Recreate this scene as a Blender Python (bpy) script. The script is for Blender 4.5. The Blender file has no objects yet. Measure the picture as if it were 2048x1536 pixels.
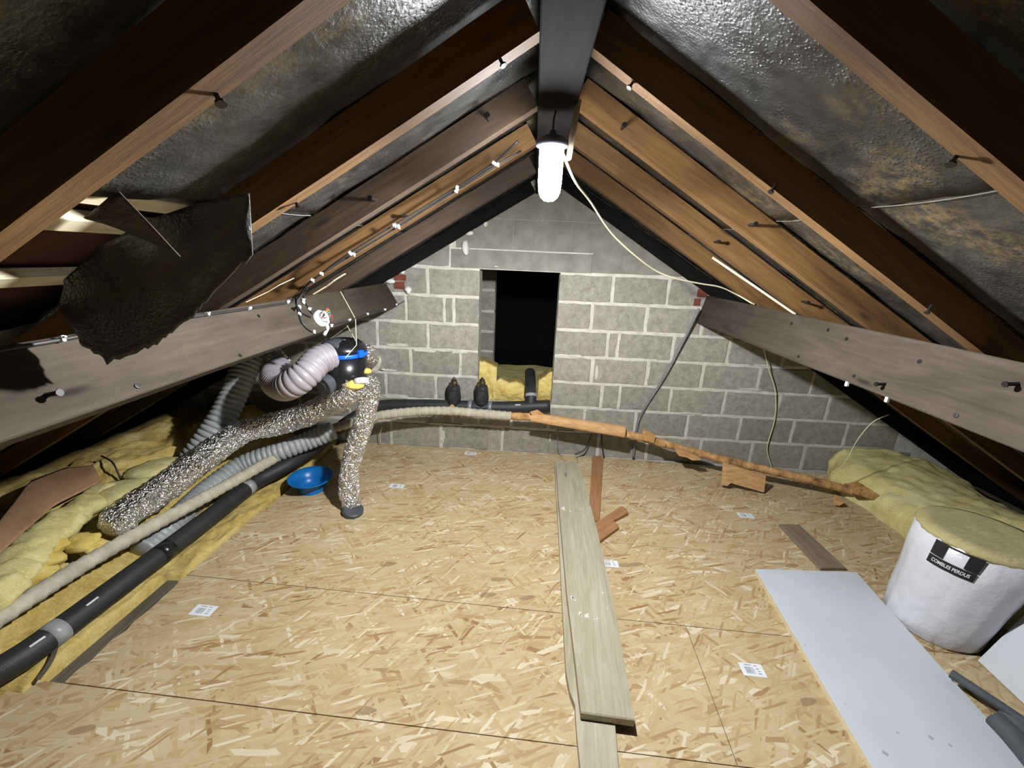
import bpy, bmesh, math, random
from mathutils import Vector, Matrix, noise
random.seed(7)
S = bpy.context.scene
C = S.collection
R = math.radians

# ------------------------------------------------------------------ camera, world, exposure
W, H = 2048, 1536
F = 837.302
CAM = Vector((0.0, 0.0, 1.6742))
CR = Vector((0.99785546, 0.05020916, 0.04199441))
CU = Vector((-0.0546519, 0.28600251, 0.95666908))
CF = Vector((-0.03602304, 0.95691254, -0.28813319))
cd = bpy.data.cameras.new('camera')
cam = bpy.data.objects.new('camera', cd); C.objects.link(cam)
cd.sensor_width = 36.0; cd.lens = F / W * 36.0; cd.clip_start = 0.02; cd.clip_end = 60
m = Matrix((CR, CU, -CF)).transposed().to_4x4(); m.translation = CAM
cam.matrix_world = m
S.camera = cam
LAMP = Vector((0.038, 1.50, 1.945))
LAMP_STRENGTH = 190.0      # frosted sides of the lamp
DOWN_POWER = 300.0         # wide downward beam of the lamp (W)
wd = bpy.data.worlds.new('night'); S.world = wd; wd.use_nodes = True
wd.node_tree.nodes['Background'].inputs[0].default_value = (0.55, 0.6, 0.8, 1)
wd.node_tree.nodes['Background'].inputs[1].default_value = 0.002
S.view_settings.view_transform = 'Standard'; S.view_settings.look = 'None'
S.view_settings.gamma = 1.0; S.view_settings.use_curve_mapping = False
S.view_settings.exposure = 0.0
try:
    S.cycles.use_denoising = True; S.cycles.use_adaptive_sampling = True; S.cycles.adaptive_threshold = 0.08
    S.cycles.sample_clamp_indirect = 6.0
    S.cycles.max_bounces = 4; S.cycles.diffuse_bounces = 1; S.cycles.glossy_bounces = 3
except Exception:
    pass

# ------------------------------------------------------------------ geometry helpers
def ray(px, py):
    return CF + CR * ((px - W / 2) / F) - CU * ((py - H / 2) / F)
def pz(px, py, z=0.0):
    d = ray(px, py); return CAM + d * ((z - CAM.z) / d.z)
def pY(px, py, Y):
    d = ray(px, py); return CAM + d * (Y / d.y)
def pX(px, py, X):
    d = ray(px, py); return CAM + d * (X / d.x)
SL = 0.6; NX, NZ = 0.5145, 0.8575
def rp(px, py, side, n=0.0):
    d = ray(px, py); k = n / NZ
    if side == 'L': t = (2.16 + k - CAM.z) / (d.z - SL * d.x)
    else: t = (2.294 + k - CAM.z) / (d.z + SL * d.x)
    return CAM + d * t
def roof(x, Y, n, side):
    if side == 'L': return Vector((x - NX * n, Y, 2.16 + SL * x + NZ * n))
    return Vector((x + NX * n, Y, 2.294 - SL * x + NZ * n))
def nz(p, sc=1.0, seed=0.0):
    return noise.noise(Vector((p[0] * sc + seed, p[1] * sc + seed * 1.7, p[2] * sc - seed)))

class MB:
    def __init__(s): s.v = []; s.f = []; s.m = []; s.cm = 0
    def add(s, vs, fs):
        b = len(s.v); s.v += [Vector(v) for v in vs]
        for f in fs: s.f.append([i + b for i in f]); s.m.append(s.cm)
        return s
    def box(s, c, d, rot=None, ch=0.0):
        x, y, z = d[0] / 2, d[1] / 2, d[2] / 2
        bm = bmesh.new()
        bmesh.ops.create_cube(bm, size=1.0)
        for v in bm.verts: v.co = Vector((v.co.x * d[0], v.co.y * d[1], v.co.z * d[2]))
        if ch > 0: bmesh.ops.bevel(bm, geom=bm.edges[:], offset=ch, segments=1, affect='EDGES')
        M_ = rot if rot is not None else Matrix.Identity(3)
        bm.verts.index_update()
        s.add([M_ @ v.co + Vector(c) for v in bm.verts], [[v.index for v in f.verts] for f in bm.faces])
        bm.free(); return s
    def prism(s, poly, axis, a, b, ch=0.0):
        """poly: list of 3D points on a plane; extruded along vector axis from a to b; chamfer on the b end."""
        ax = Vector(axis); n = len(poly); P = [Vector(p) for p in poly]
        cen = sum(P, Vector()) / n
        rings = [[p + ax * a for p in P]]
        if ch > 0:
            rings.append([p + ax * (b - ch) for p in P])
            ins = []
            for i, p in enumerate(P):
                d = (cen - p); d = d.normalized() if d.length > 1e-6 else d
                ins.append(p + d * ch * 1.2 + ax * b)
            rings.append(ins)
        else:
            rings.append([p + ax * b for p in P])
        vs = [p for r in rings for p in r]; fs = []
        for k in range(len(rings) - 1):
            for i in range(n):
                j = (i + 1) % n
                fs.append([k * n + i, k * n + j, (k + 1) * n + j, (k + 1) * n + i])
        fs.append(list(range(n))[::-1]); L = len(rings) - 1
        fs.append([L * n + i for i in range(n)])
        return s.add(vs, fs)
    def tube(s, pts, rad, seg=16, caps=True, jit=None, flat=1.0):
        pts = [Vector(p) for p in pts]; n = len(pts)
        T = []
        for i in range(n):
            d = pts[min(i + 1, n - 1)] - pts[max(i - 1, 0)]
            T.append(d.normalized() if d.length > 1e-9 else Vector((0, 0, 1)))
        up = Vector((0, 0, 1)) if abs(T[0].z) < 0.9 else Vector((1, 0, 0))
        N = (up - T[0] * up.dot(T[0])).normalized(); vs = []; arc = 0.0
        for i in range(n):
            if i:
                N = N - T[i] * N.dot(T[i]); N = N.normalized(); arc += (pts[i] - pts[i - 1]).length
            B = T[i].cross(N)
            for k in range(seg):
                a = 2 * math.pi * k / seg
                r = rad(arc, i / max(1, n - 1)) if callable(rad) else rad
                if jit: r += jit(arc, a)
                vs.append(pts[i] + (N * math.cos(a) * flat + B * math.sin(a)) * r)
        fs = []
        for i in range(n - 1):
            for k in range(seg):
                k2 = (k + 1) % seg
                fs.append([i * seg + k, i * seg + k2, (i + 1) * seg + k2, (i + 1) * seg + k])
        if caps:
            fs.append([k for k in range(seg)][::-1]); fs.append([(n - 1) * seg + k for k in range(seg)])
        return s.add(vs, fs)
    def lathe(s, prof, c, axis=(0, 0, 1), seg=24, jit=None):
        ax = Vector(axis).normalized(); q = Vector((0, 0, 1)).rotation_difference(ax).to_matrix()
        vs = []; n = len(prof)
        for (r, z) in prof:
            for k in range(seg):
                a = 2 * math.pi * k / seg
                rr = r + (jit(a, z) if jit else 0)
                vs.append(Vector(c) + q @ Vector((rr * math.cos(a), rr * math.sin(a), z)))
        fs = []
        for i in range(n - 1):
            for k in range(seg):
                k2 = (k + 1) % seg
                fs.append([i * seg + k, i * seg + k2, (i + 1) * seg + k2, (i + 1) * seg + k])
        fs.append([k for k in range(seg)][::-1]); fs.append([(n - 1) * seg + k for k in range(seg)])
        return s.add(vs, fs)
    def grid(s, fn, nu, nv, thick=0.0, tdir=None):
        """fn(u,v)->point; optional thickness along tdir (closed sheet)."""
        vs = [Vector(fn(i / nu, j / nv)) for i in range(nu + 1) for j in range(nv + 1)]
        st = nv + 1
        fs = [[i * st + j, (i + 1) * st + j, (i + 1) * st + j + 1, i * st + j + 1] for i in range(nu) for j in range(nv)]
        if thick:
            b = len(vs); t = Vector(tdir) * thick
            vs += [v + t for v in vs]
            fs += [[b + k for k in f][::-1] for f in fs]
            bd = [i * st for i in range(nu + 1)] + [nu * st + j for j in range(1, nv + 1)] + \
                 [i * st + nv for i in range(nu - 1, -1, -1)] + [j for j in range(nv - 1, 0, -1)]
            for k in range(len(bd)):
                a, c = bd[k], bd[(k + 1) % len(bd)]
                fs.append([a, c, c + b, a + b])
        return s.add(vs, fs)
    def blob(s, c, r, seed=0, amp=0.3, sub=2, flat=(1, 1, 1)):
        bm = bmesh.new(); bmesh.ops.create_icosphere(bm, subdivisions=sub, radius=1.0)
        vs = []
        for v in bm.verts:
            k = 1 + amp * nz(v.co, 1.6, seed + 3.1)
            vs.append(Vector(c) + Vector((v.co.x * r * flat[0], v.co.y * r * flat[1], v.co.z * r * flat[2])) * k)
        bm.verts.index_update()
        s.add(vs, [[v.index for v in f.verts] for f in bm.faces]); bm.free(); return s
    def build(s, name, mats, parent=None, smooth=False, label=None, cat=None, group=None, kind=None, origin=None):
        me = bpy.data.meshes.new(name)
        o0 = Vector(origin) if origin is not None else Vector((0, 0, 0))
        me.from_pydata([tuple(v - o0) for v in s.v], [], s.f)
        if not isinstance(mats, (list, tuple)): mats = [mats]
        for mt in mats: me.materials.append(mt)
        if len(mats) > 1: me.polygons.foreach_set('material_index', s.m)
        bm = bmesh.new(); bm.from_mesh(me); bmesh.ops.recalc_face_normals(bm, faces=bm.faces[:]); bm.to_mesh(me); bm.free()
        if smooth: me.polygons.foreach_set('use_smooth', [True] * len(me.polygons))
        me.update()
        o = bpy.data.objects.new(name, me); C.objects.link(o); o.location = o0
        if parent is not None:
            o.parent = parent; o.matrix_parent_inverse = world_of(parent).inverted()
        tag(o, label, cat, group, kind); return o
def world_of(o):
    m_ = o.matrix_basis.copy()
    if o.parent is not None: m_ = world_of(o.parent) @ o.matrix_parent_inverse @ m_
    return m_
def tag(o, label=None, cat=None, group=None, kind=None):
    if label: o['label'] = label
    if cat: o['category'] = cat
    if group: o['group'] = group
    if kind: o['kind'] = kind
def empty(name, loc, label=None, cat=None, group=None, kind=None):
    o = bpy.data.objects.new(name, None); C.objects.link(o); o.location = Vector(loc)
    o.empty_display_size = 0.05; tag(o, label, cat, group, kind); return o
def spline(pts, n):
    """Catmull-Rom resample, roughly even."""
    P = [Vector(p) for p in pts]; P = [P[0] * 2 - P[1]] + P + [P[-1] * 2 - P[-2]]
    fine = []
    for i in range(1, len(P) - 2):
        for k in range(24):
            t = k / 24; a, b, c, d = P[i - 1], P[i], P[i + 1], P[i + 2]
            fine.append(0.5 * ((2 * b) + (c - a) * t + (2 * a - 5 * b + 4 * c - d) * t * t + (3 * b - a - 3 * c + d) * t ** 3))
    fine.append(P[-2])
    L = [0.0]
    for a, b in zip(fine, fine[1:]): L.append(L[-1] + (b - a).length)
    out = []; j = 0
    for i in range(n):
        t = L[-1] * i / (n - 1)
        while j < len(L) - 2 and L[j + 1] < t: j += 1
        k = (t - L[j]) / max(1e-9, L[j + 1] - L[j]); out.append(fine[j].lerp(fine[j + 1], min(1, max(0, k))))
    return out
def plen(pts): return sum((b - a).length for a, b in zip(pts, pts[1:]))

# ------------------------------------------------------------------ materials
def new_mat(name):
    mt = bpy.data.materials.new(name); mt.use_nodes = True
    nt = mt.node_tree; return mt, nt, nt.nodes['Principled BSDF']
def nd(nt, t, **kw):
    n = nt.nodes.new(t)
    for k, v in kw.items(): setattr(n, k, v)
    return n
def ramp(nt, fac, stops):
    r = nd(nt, 'ShaderNodeValToRGB'); e = r.color_ramp.elements
    while len(e) < len(stops): e.new(0.5)
    for i, (p, c) in enumerate(stops): e[i].position = p; e[i].color = (c[0], c[1], c[2], 1)
    nt.links.new(fac, r.inputs[0]); return r.outputs[0]
def coords(nt, scale=(1, 1, 1), rot=(0, 0, 0), kind='Object'):
    tc = nd(nt, 'ShaderNodeTexCoord'); mp = nd(nt, 'ShaderNodeMapping')
    mp.inputs['Scale'].default_value = scale; mp.inputs['Rotation'].default_value = rot
    nt.links.new(tc.outputs[kind], mp.inputs[0]); return mp.outputs[0]
def noise_n(nt, vec, scale, detail=6, rough=0.6, dist=0.0):
    n = nd(nt, 'ShaderNodeTexNoise'); n.inputs['Scale'].default_value = scale; n.inputs['Detail'].default_value = detail
    n.inputs['Roughness'].default_value = rough; n.inputs['Distortion'].default_value = dist
    nt.links.new(vec, n.inputs['Vector']); return n.outputs['Fac']
def mixc(nt, fac, a, b, mode='MIX'):
    x = nd(nt, 'ShaderNodeMix', data_type='RGBA', blend_type=mode)
    for v, s in ((fac, 0), (a, 6), (b, 7)):
        if isinstance(v, (float, int)): x.inputs[s].default_value = v
        elif isinstance(v, tuple): x.inputs[s].default_value = (v[0], v[1], v[2], 1)
        else: nt.links.new(v, x.inputs[s])
    return x.outputs[2]
def math_n(nt, op, a, b=0.0, clamp=False):
    x = nd(nt, 'ShaderNodeMath', operation=op, use_clamp=clamp)
    for v, s in ((a, 0), (b, 1)):
        if isinstance(v, (float, int)): x.inputs[s].default_value = v
        else: nt.links.new(v, x.inputs[s])
    return x.outputs[0]
def bump(nt, p, h, strength=0.3, dist=0.01, prev=None):
    b = nd(nt, 'ShaderNodeBump'); b.inputs['Strength'].default_value = strength; b.inputs['Distance'].default_value = dist
    nt.links.new(h, b.inputs['Height'])
    if prev is not None: nt.links.new(prev, b.inputs['Normal'])
    nt.links.new(b.outputs[0], p.inputs['Normal']); return b.outputs[0]
def lin(r, g, b):
    f = lambda c: (c / 255 / 12.92) if c / 255 <= 0.04045 else ((c / 255 + 0.055) / 1.055) ** 2.4
    return (f(r), f(g), f(b))
def simple(name, stops, scale=8, stretch=(1, 1, 1), rough=0.6, metal=0.0, b=0.2, bs=60, bd=0.004, detail=6, rnd=0.0, coat=0.0):
    mt, nt, p = new_mat(name); v = coords(nt, stretch)
    f = noise_n(nt, v, scale, detail)
    col = ramp(nt, f, stops)
    if rnd:
        oi = nd(nt, 'ShaderNodeObjectInfo'); k = math_n(nt, 'MULTIPLY_ADD', oi.outputs['Random'], rnd)
        nt.nodes[-1].inputs[2].default_value = 1 - rnd / 2
        hs = nd(nt, 'ShaderNodeHueSaturation'); nt.links.new(k, hs.inputs['Value']); nt.links.new(col, hs.inputs['Color']); col = hs.outputs[0]
    nt.links.new(col, p.inputs['Base Color']); p.inputs['Roughness'].default_value = rough; p.inputs['Metallic'].default_value = metal
    p.inputs['Coat Weight'].default_value = coat
    if b: bump(nt, p, noise_n(nt, v, bs, 4), b, bd)
    return mt
def wood(name, dark, mid, light, scale=5, rough=0.75, knots=True, grain=14, b=0.25, rnd=0.25):
    """grain runs along local X"""
    mt, nt, p = new_mat(name)
    oi = nd(nt, 'ShaderNodeObjectInfo')
    tc = nd(nt, 'ShaderNodeTexCoord'); off = nd(nt, 'ShaderNodeVectorMath', operation='MULTIPLY_ADD')
    nt.links.new(oi.outputs['Random'], off.inputs[0]); off.inputs[1].default_value = (17, 9, 5); nt.links.new(tc.outputs['Object'], off.inputs[2])
    mp = nd(nt, 'ShaderNodeMapping'); mp.inputs['Scale'].default_value = (1, grain, grain); nt.links.new(off.outputs[0], mp.inputs[0])
    f1 = noise_n(nt, mp.outputs[0], scale * 0.35, 5, 0.6, 1.2)
    f2 = noise_n(nt, mp.outputs[0], scale * 1.6, 6, 0.7)
    f3 = noise_n(nt, off.outputs[0], 2.3, 3)
    s_ = math_n(nt, 'ADD', math_n(nt, 'MULTIPLY', f1, 0.5), math_n(nt, 'MULTIPLY', f2, 0.3))
    s_ = math_n(nt, 'ADD', s_, math_n(nt, 'MULTIPLY', f3, 0.2))
    col = ramp(nt, s_, [(0.34, dark), (0.5, mid), (0.66, light)])
    if knots:
        mk = nd(nt, 'ShaderNodeMapping'); mk.inputs['Scale'].default_value = (2.2, 9, 9); nt.links.new(off.outputs[0], mk.inputs[0])
        vo = nd(nt, 'ShaderNodeTexVoronoi'); vo.inputs['Scale'].default_value = 1.0; nt.links.new(mk.outputs[0], vo.inputs['Vector'])
        kf = ramp(nt, vo.outputs['Distance'], [(0.05, (1, 1, 1)), (0.13, (0, 0, 0))])
        col = mixc(nt, math_n(nt, 'MULTIPLY', kf, 0.75), col, tuple(c * 0.25 for c in dark))
    k = math_n(nt, 'MULTIPLY_ADD', oi.outputs['Random'], rnd); nt.nodes[-1].inputs[2].default_value = 1 - rnd / 2
    hs = nd(nt, 'ShaderNodeHueSaturation'); nt.links.new(k, hs.inputs['Value']); nt.links.new(col, hs.inputs['Color'])
    nt.links.new(hs.outputs[0], p.inputs['Base Color']); p.inputs['Roughness'].default_value = rough
    bump(nt, p, f2, b, 0.004); return mt

def osb_material():
    mt, nt, p = new_mat('osb_strands')
    tc = nd(nt, 'ShaderNodeTexCoord')
    # slight warp so strands are not perfectly straight
    wn = nd(nt, 'ShaderNodeTexNoise'); wn.inputs['Scale'].default_value = 5; wn.inputs['Detail'].default_value = 2
    nt.links.new(tc.outputs['Object'], wn.inputs['Vector'])
    wa = nd(nt, 'ShaderNodeVectorMath', operation='MULTIPLY_ADD'); nt.links.new(wn.outputs['Color'], wa.inputs[0])
    wa.inputs[1].default_value = (0.03, 0.03, 0); nt.links.new(tc.outputs['Object'], wa.inputs[2])
    base_n = noise_n(nt, wa.outputs[0], 18, 6)
    col = ramp(nt, base_n, [(0.3, lin(196, 170, 125)), (0.7, lin(218, 196, 152))])
    hgt = None
    stops = [(0.0, lin(158, 122, 82)), (0.04, lin(184, 152, 110)), (0.18, lin(198, 171, 127)), (0.4, lin(209, 187, 147)),
             (0.62, lin(215, 198, 160)), (0.82, lin(204, 179, 136)), (0.93, lin(229, 216, 182)), (1.0, lin(242, 231, 202))]
    # (cells per metre along / across, angle, offset, half length, half width, share kept)
    layers = [(5, 14, 70, 3.3, .46, .40, .5), (5, 16, -32, 7.1, .46, .42, .5), (5, 18, 10, 0.1, .47, .40, .5), (5.5, 24, 42, 11.7, .46, .40, .5),
              (6, 28, -16, 15.2, .47, .38, .5), (6, 34, 27, 21.9, .47, .36, .5), (7, 44, -50, 27.3, .46, .36, .45), (6, 36, 4, 31.0, .47, .36, .45),
              (8, 60, 58, 37.7, .46, .36, .4), (8, 66, 20, 43.1, .47, .34, .4)]
    for i, (sx, sy, ang, off, hl, hw, keep_) in enumerate(layers):
        mp = nd(nt, 'ShaderNodeMapping'); mp.vector_type = 'TEXTURE'
        mp.inputs['Rotation'].default_value = (0, 0, R(ang)); mp.inputs['Location'].default_value = (off, off * 0.37, 0)
        mp.inputs['Scale'].default_value = (1 / sx, 1 / sy, 1)
        nt.links.new(wa.outputs[0], mp.inputs[0])
        vo = nd(nt, 'ShaderNodeTexVoronoi', voronoi_dimensions='2D', feature='F1'); vo.inputs['Scale'].default_value = 1.0
        vo.inputs['Randomness'].default_value = 1.0
        nt.links.new(mp.outputs[0], vo.inputs['Vector'])
        sp = nd(nt, 'ShaderNodeSeparateColor'); nt.links.new(vo.outputs['Color'], sp.inputs[0])
        lo = nd(nt, 'ShaderNodeVectorMath', operation='SUBTRACT'); nt.links.new(mp.outputs[0], lo.inputs[0]); nt.links.new(vo.outputs['Position'], lo.inputs[1])
        xyz = nd(nt, 'ShaderNodeSeparateXYZ'); nt.links.new(lo.outputs[0], xyz.inputs[0])
        inx = math_n(nt, 'LESS_THAN', math_n(nt, 'ABSOLUTE', math_n(nt, 'ADD', xyz.outputs[0], math_n(nt, 'MULTIPLY', xyz.outputs[1], 0.25))), hl)
        iny = math_n(nt, 'LESS_THAN', math_n(nt, 'ABSOLUTE', xyz.outputs[1]), hw)
        c = ramp(nt, sp.outputs[0], stops)
        mp2 = nd(nt, 'ShaderNodeMapping'); mp2.inputs['Scale'].default_value = (2.5, 18, 1); nt.links.new(mp.outputs[0], mp2.inputs[0])
        st = noise_n(nt, mp2.outputs[0], 0.7, 2)
        c = mixc(nt, math_n(nt, 'MULTIPLY', st, 0.3), c, tuple(x * 0.78 for x in lin(190, 150, 98)))
        keep = math_n(nt, 'MULTIPLY', math_n(nt, 'GREATER_THAN', sp.outputs[1], 1 - keep_), math_n(nt, 'MULTIPLY', inx, iny))
        col = mixc(nt, keep, col, c)
        h = math_n(nt, 'MULTIPLY', keep, sp.outputs[2]); hgt = h if hgt is None else math_n(nt, 'MAXIMUM', hgt, h)
    mp = nd(nt, 'ShaderNodeMapping'); mp.vector_type = 'TEXTURE'; mp.inputs['Rotation'].default_value = (0, 0, R(14)); mp.inputs['Scale'].default_value = (1 / 7, 1 / 20, 1)
    nt.links.new(wa.outputs[0], mp.inputs[0])
    vo = nd(nt, 'ShaderNodeTexVoronoi', voronoi_dimensions='2D'); vo.inputs['Scale'].default_value = 1.0; nt.links.new(mp.outputs[0], vo.inputs['Vector'])
    sp = nd(nt, 'ShaderNodeSeparateColor'); nt.links.new(vo.outputs['Color'], sp.inputs[0])
    k = math_n(nt, 'MULTIPLY', math_n(nt, 'GREATER_THAN', sp.outputs[1], 0.985), math_n(nt, 'LESS_THAN', vo.outputs['Distance'], 0.3))
    col = mixc(nt, math_n(nt, 'MULTIPLY', k, 0.6), col, lin(140, 112, 80))
    tone = ramp(nt, noise_n(nt, tc.outputs['Object'], 1.7, 3), [(0.35, (0.9, 0.88, 0.85)), (0.65, (1, 1, 1))])
    col = mixc(nt, 1.0, col, tone, 'MULTIPLY')
    nt.links.new(col, p.inputs['Base Color']); p.inputs['Roughness'].default_value = 0.62; p.inputs['Specular IOR Level'].default_value = 0.3
    bump(nt, p, hgt, 0.25, 0.003); return mt

def felt_material():
    mt, nt, p = new_mat('bituminous_felt'); v = coords(nt)
    big = noise_n(nt, v, 2.2, 4); fine = noise_n(nt, v, 90, 4); mid = noise_n(nt, v, 14, 5)
    col = ramp(nt, mid, [(0.3, (0.018, 0.018, 0.018)), (0.7, (0.042, 0.04, 0.036))])
    st = ramp(nt, big, [(0.52, (0, 0, 0)), (0.64, (1, 1, 1))])
    st = math_n(nt, 'MULTIPLY', st, ramp(nt, noise_n(nt, v, 32, 5, 0.75), [(0.42, (0, 0, 0)), (0.66, (1, 1, 1))]))
    col = mixc(nt, math_n(nt, 'MULTIPLY', st, 0.75), col, (0.2, 0.14, 0.06))
    nt.links.new(col, p.inputs['Base Color'])
    nt.links.new(ramp(nt, mid, [(0.35, (0.3, 0.3, 0.3)), (0.7, (0.52, 0.52, 0.52))]), p.inputs['Roughness'])
    p.inputs['Specular IOR Level'].default_value = 0.75
    vo = nd(nt, 'ShaderNodeTexVoronoi', feature='SMOOTH_F1'); vo.inputs['Scale'].default_value = 130; nt.links.new(v, vo.inputs['Vector'])
    drop = ramp(nt, vo.outputs['Distance'], [(0.12, (1, 1, 1)), (0.45, (0, 0, 0))])
    wet = ramp(nt, noise_n(nt, v, 3.5, 3), [(0.45, (0, 0, 0)), (0.6, (1, 1, 1))])
    b1 = bump(nt, p, fine, 0.45, 0.004)
    b2 = bump(nt, p, mid, 0.3, 0.02, b1)
    bump(nt, p, math_n(nt, 'MULTIPLY', drop, wet), 0.6, 0.003, b2)
    return mt

def foil_material():
    mt, nt, p = new_mat('crumpled_foil'); v = coords(nt)
    p.inputs['Metallic'].default_value = 1.0; p.inputs['Roughness'].default_value = 0.2
    p.inputs['Base Color'].default_value = (0.92, 0.92, 0.92, 1)
    vo = nd(nt, 'ShaderNodeTexVoronoi'); vo.inputs['Scale'].default_value = 95
    wv = nd(nt, 'ShaderNodeVectorMath', operation='MULTIPLY_ADD'); n = nd(nt, 'ShaderNodeTexNoise'); n.inputs['Scale'].default_value = 14; nt.links.new(v, n.inputs['Vector'])
    nt.links.new(n.outputs['Color'], wv.inputs[0]); wv.inputs[1].default_value = (0.06, 0.06, 0.06); nt.links.new(v, wv.inputs[2])
    nt.links.new(wv.outputs[0], vo.inputs['Vector'])
    b1 = bump(nt, p, vo.outputs['Distance'], 0.9, 0.014)
    bump(nt, p, noise_n(nt, v, 48, 4), 0.6, 0.014, b1); return mt

def wool_material(name, a, b_, c):
    mt, nt, p = new_mat(name); v = coords(nt)
    big = noise_n(nt, v, 5, 5, 0.65, 0.6); st = noise_n(nt, coords(nt, (1, 3, 5)), 12, 6, 0.75, 1.5)
    col = ramp(nt, math_n(nt, 'ADD', math_n(nt, 'MULTIPLY', big, 0.55), math_n(nt, 'MULTIPLY', st, 0.45)), [(0.32, a), (0.5, b_), (0.66, c)])
    nt.links.new(col, p.inputs['Base Color']); p.inputs['Roughness'].default_value = 1.0; p.inputs['Specular IOR Level'].default_value = 0.1
    b1 = bump(nt, p, st, 0.55, 0.02); bump(nt, p, noise_n(nt, v, 70, 5, 0.8), 0.4, 0.008, b1); return mt

def block_material():
    mt, nt, p = new_mat('concrete_block'); v = coords(nt)
    oi = nd(nt, 'ShaderNodeObjectInfo')
    col = ramp(nt, noise_n(nt, v, 16, 8, 0.75), [(0.3, lin(132, 128, 117)), (0.55, lin(164, 159, 147)), (0.75, lin(184, 178, 166))])
    speck = ramp(nt, noise_n(nt, v, 130, 3, 0.8), [(0.36, (0.45, 0.45, 0.45)), (0.5, (1, 1, 1))])
    col = mixc(nt, 0.5, col, speck, 'MULTIPLY')
    k = math_n(nt, 'MULTIPLY_ADD', oi.outputs['Random'], 0.22); nt.nodes[-1].inputs[2].default_value = 0.88
    hs = nd(nt, 'ShaderNodeHueSaturation'); nt.links.new(k, hs.inputs['Value']); nt.links.new(col, hs.inputs['Color'])
    sm = ramp(nt, noise_n(nt, v, 6, 5, 0.7), [(0.62, (0, 0, 0)), (0.7, (1, 1, 1))])
    col = mixc(nt, math_n(nt, 'MULTIPLY', sm, 0.35), hs.outputs[0], lin(176, 170, 158))
    nt.links.new(col, p.inputs['Base Color']); p.inputs['Roughness'].default_value = 0.95
    bump(nt, p, noise_n(nt, v, 110, 5, 0.8), 0.5, 0.006); return mt

MAT = {}
MAT['osb'] = osb_material(); MAT['felt'] = felt_material(); MAT['foil'] = foil_material(); MAT['block'] = block_material()
MAT['wool'] = wool_material('glass_wool', lin(190, 152, 74), lin(230, 202, 122), lin(244, 228, 164))
MAT['wool_pale'] = wool_material('pale_glass_wool', lin(206, 188, 116), lin(234, 222, 152), lin(246, 238, 188))
MAT['wool_bright'] = wool_material('bright_glass_wool', lin(214, 176, 78), lin(238, 208, 112), lin(246, 228, 150))
MAT['wool_dull'] = wool_material('compressed_wool', lin(176, 164, 112), lin(196, 184, 134), lin(210, 200, 152))
MAT['mortar'] = simple('mortar', [(0.3, lin(190, 184, 172)), (0.7, lin(222, 217, 206))], 14, rough=0.95, b=0.6, bs=60, bd=0.01)
MAT['render'] = simple('grey_render', [(0.3, lin(122, 118, 109)), (0.7, lin(152, 148, 138))], 9, rough=0.95, b=0.5, bs=70, bd=0.008)
MAT['brick'] = simple('red_brick', [(0.3, lin(96, 50, 38)), (0.7, lin(128, 70, 54))], 20, rough=0.9, b=0.4, bs=80)
MAT['darkbrick'] = simple('dark_brick', [(0.3, lin(82, 58, 50)), (0.7, lin(106, 76, 64))], 20, rough=0.9, b=0.4, bs=80)  # darker, less saturated red for the verge bricks
MAT['foam'] = simple('white_foam', [(0.3, lin(214, 210, 200)), (0.7, lin(236, 233, 226))], 20, rough=0.8, b=0.4, bs=50)
MAT['rafter'] = wood('rafter_timber', lin(64, 42, 17), lin(98, 68, 32), lin(122, 92, 48), 5)
MAT['rafter_dark'] = wood('dark_rafter_timber', lin(46, 34, 24), lin(64, 49, 35), lin(88, 68, 46), 5)
MAT['purlin'] = wood('grey_purlin_timber', lin(52, 45, 38), lin(70, 62, 53), lin(83, 75, 65), 4, 0.85, True, 8, 0.3, 0.1)
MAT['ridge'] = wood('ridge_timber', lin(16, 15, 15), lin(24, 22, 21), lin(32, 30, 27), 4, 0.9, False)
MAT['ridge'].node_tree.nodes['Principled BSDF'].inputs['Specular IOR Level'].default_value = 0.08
MAT['purlin'].node_tree.nodes['Principled BSDF'].inputs['Specular IOR Level'].default_value = 0.15
MAT['scaffold'] = wood('weathered_plank', lin(150, 141, 116), lin(176, 167, 142), lin(198, 190, 166), 5, 0.85, True, 12, 0.3, 0.12)
MAT['greywood'] = wood('grey_offcut', lin(108, 94, 76), lin(136, 120, 98), lin(160, 144, 120), 5, 0.85, False)
MAT['redwood'] = wood('reddish_offcut', lin(132, 90, 56), lin(164, 118, 78), lin(188, 144, 100), 5, 0.8, False)
MAT['batten'] = wood('pale_batten', lin(186, 172, 136), lin(224, 212, 180), lin(240, 230, 204), 5, 0.8, False)
MAT['joist'] = wood('dark_joist', lin(74, 66, 54), lin(96, 88, 74), lin(120, 110, 94), 5, 0.85, False)
MAT['card'] = simple('brown_fibreboard', [(0.3, lin(186, 140, 90)), (0.7, lin(220, 176, 124))], 14, (1, 4, 4), rough=0.8, b=0.3, bs=40)
MAT['brownlag'] = simple('stained_lagging', [(0.28, lin(104, 70, 44)), (0.45, lin(186, 138, 86)), (0.7, lin(222, 178, 122))], 16, rough=0.9, b=0.8, bs=50, bd=0.01)
MAT['beigelag'] = simple('beige_tape_lagging', [(0.3, lin(172, 164, 142)), (0.7, lin(206, 198, 176))], 18, rough=0.9, b=0.5, bs=120, bd=0.004)
MAT['blackfoam'] = simple('black_pipe_foam', [(0.3, (0.016, 0.017, 0.019)), (0.7, (0.028, 0.029, 0.031))], 20, rough=0.55, b=0.25, bs=150)
MAT['greyfoam'] = simple('grey_pipe_foam', [(0.3, (0.06, 0.068, 0.072)), (0.7, (0.09, 0.1, 0.105))], 20, rough=0.7, b=0.25, bs=150)
MAT['tape'] = simple('grey_tape', [(0.3, lin(140, 142, 142)), (0.7, lin(166, 168, 168))], 20, rough=0.4, b=0.1)
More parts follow.
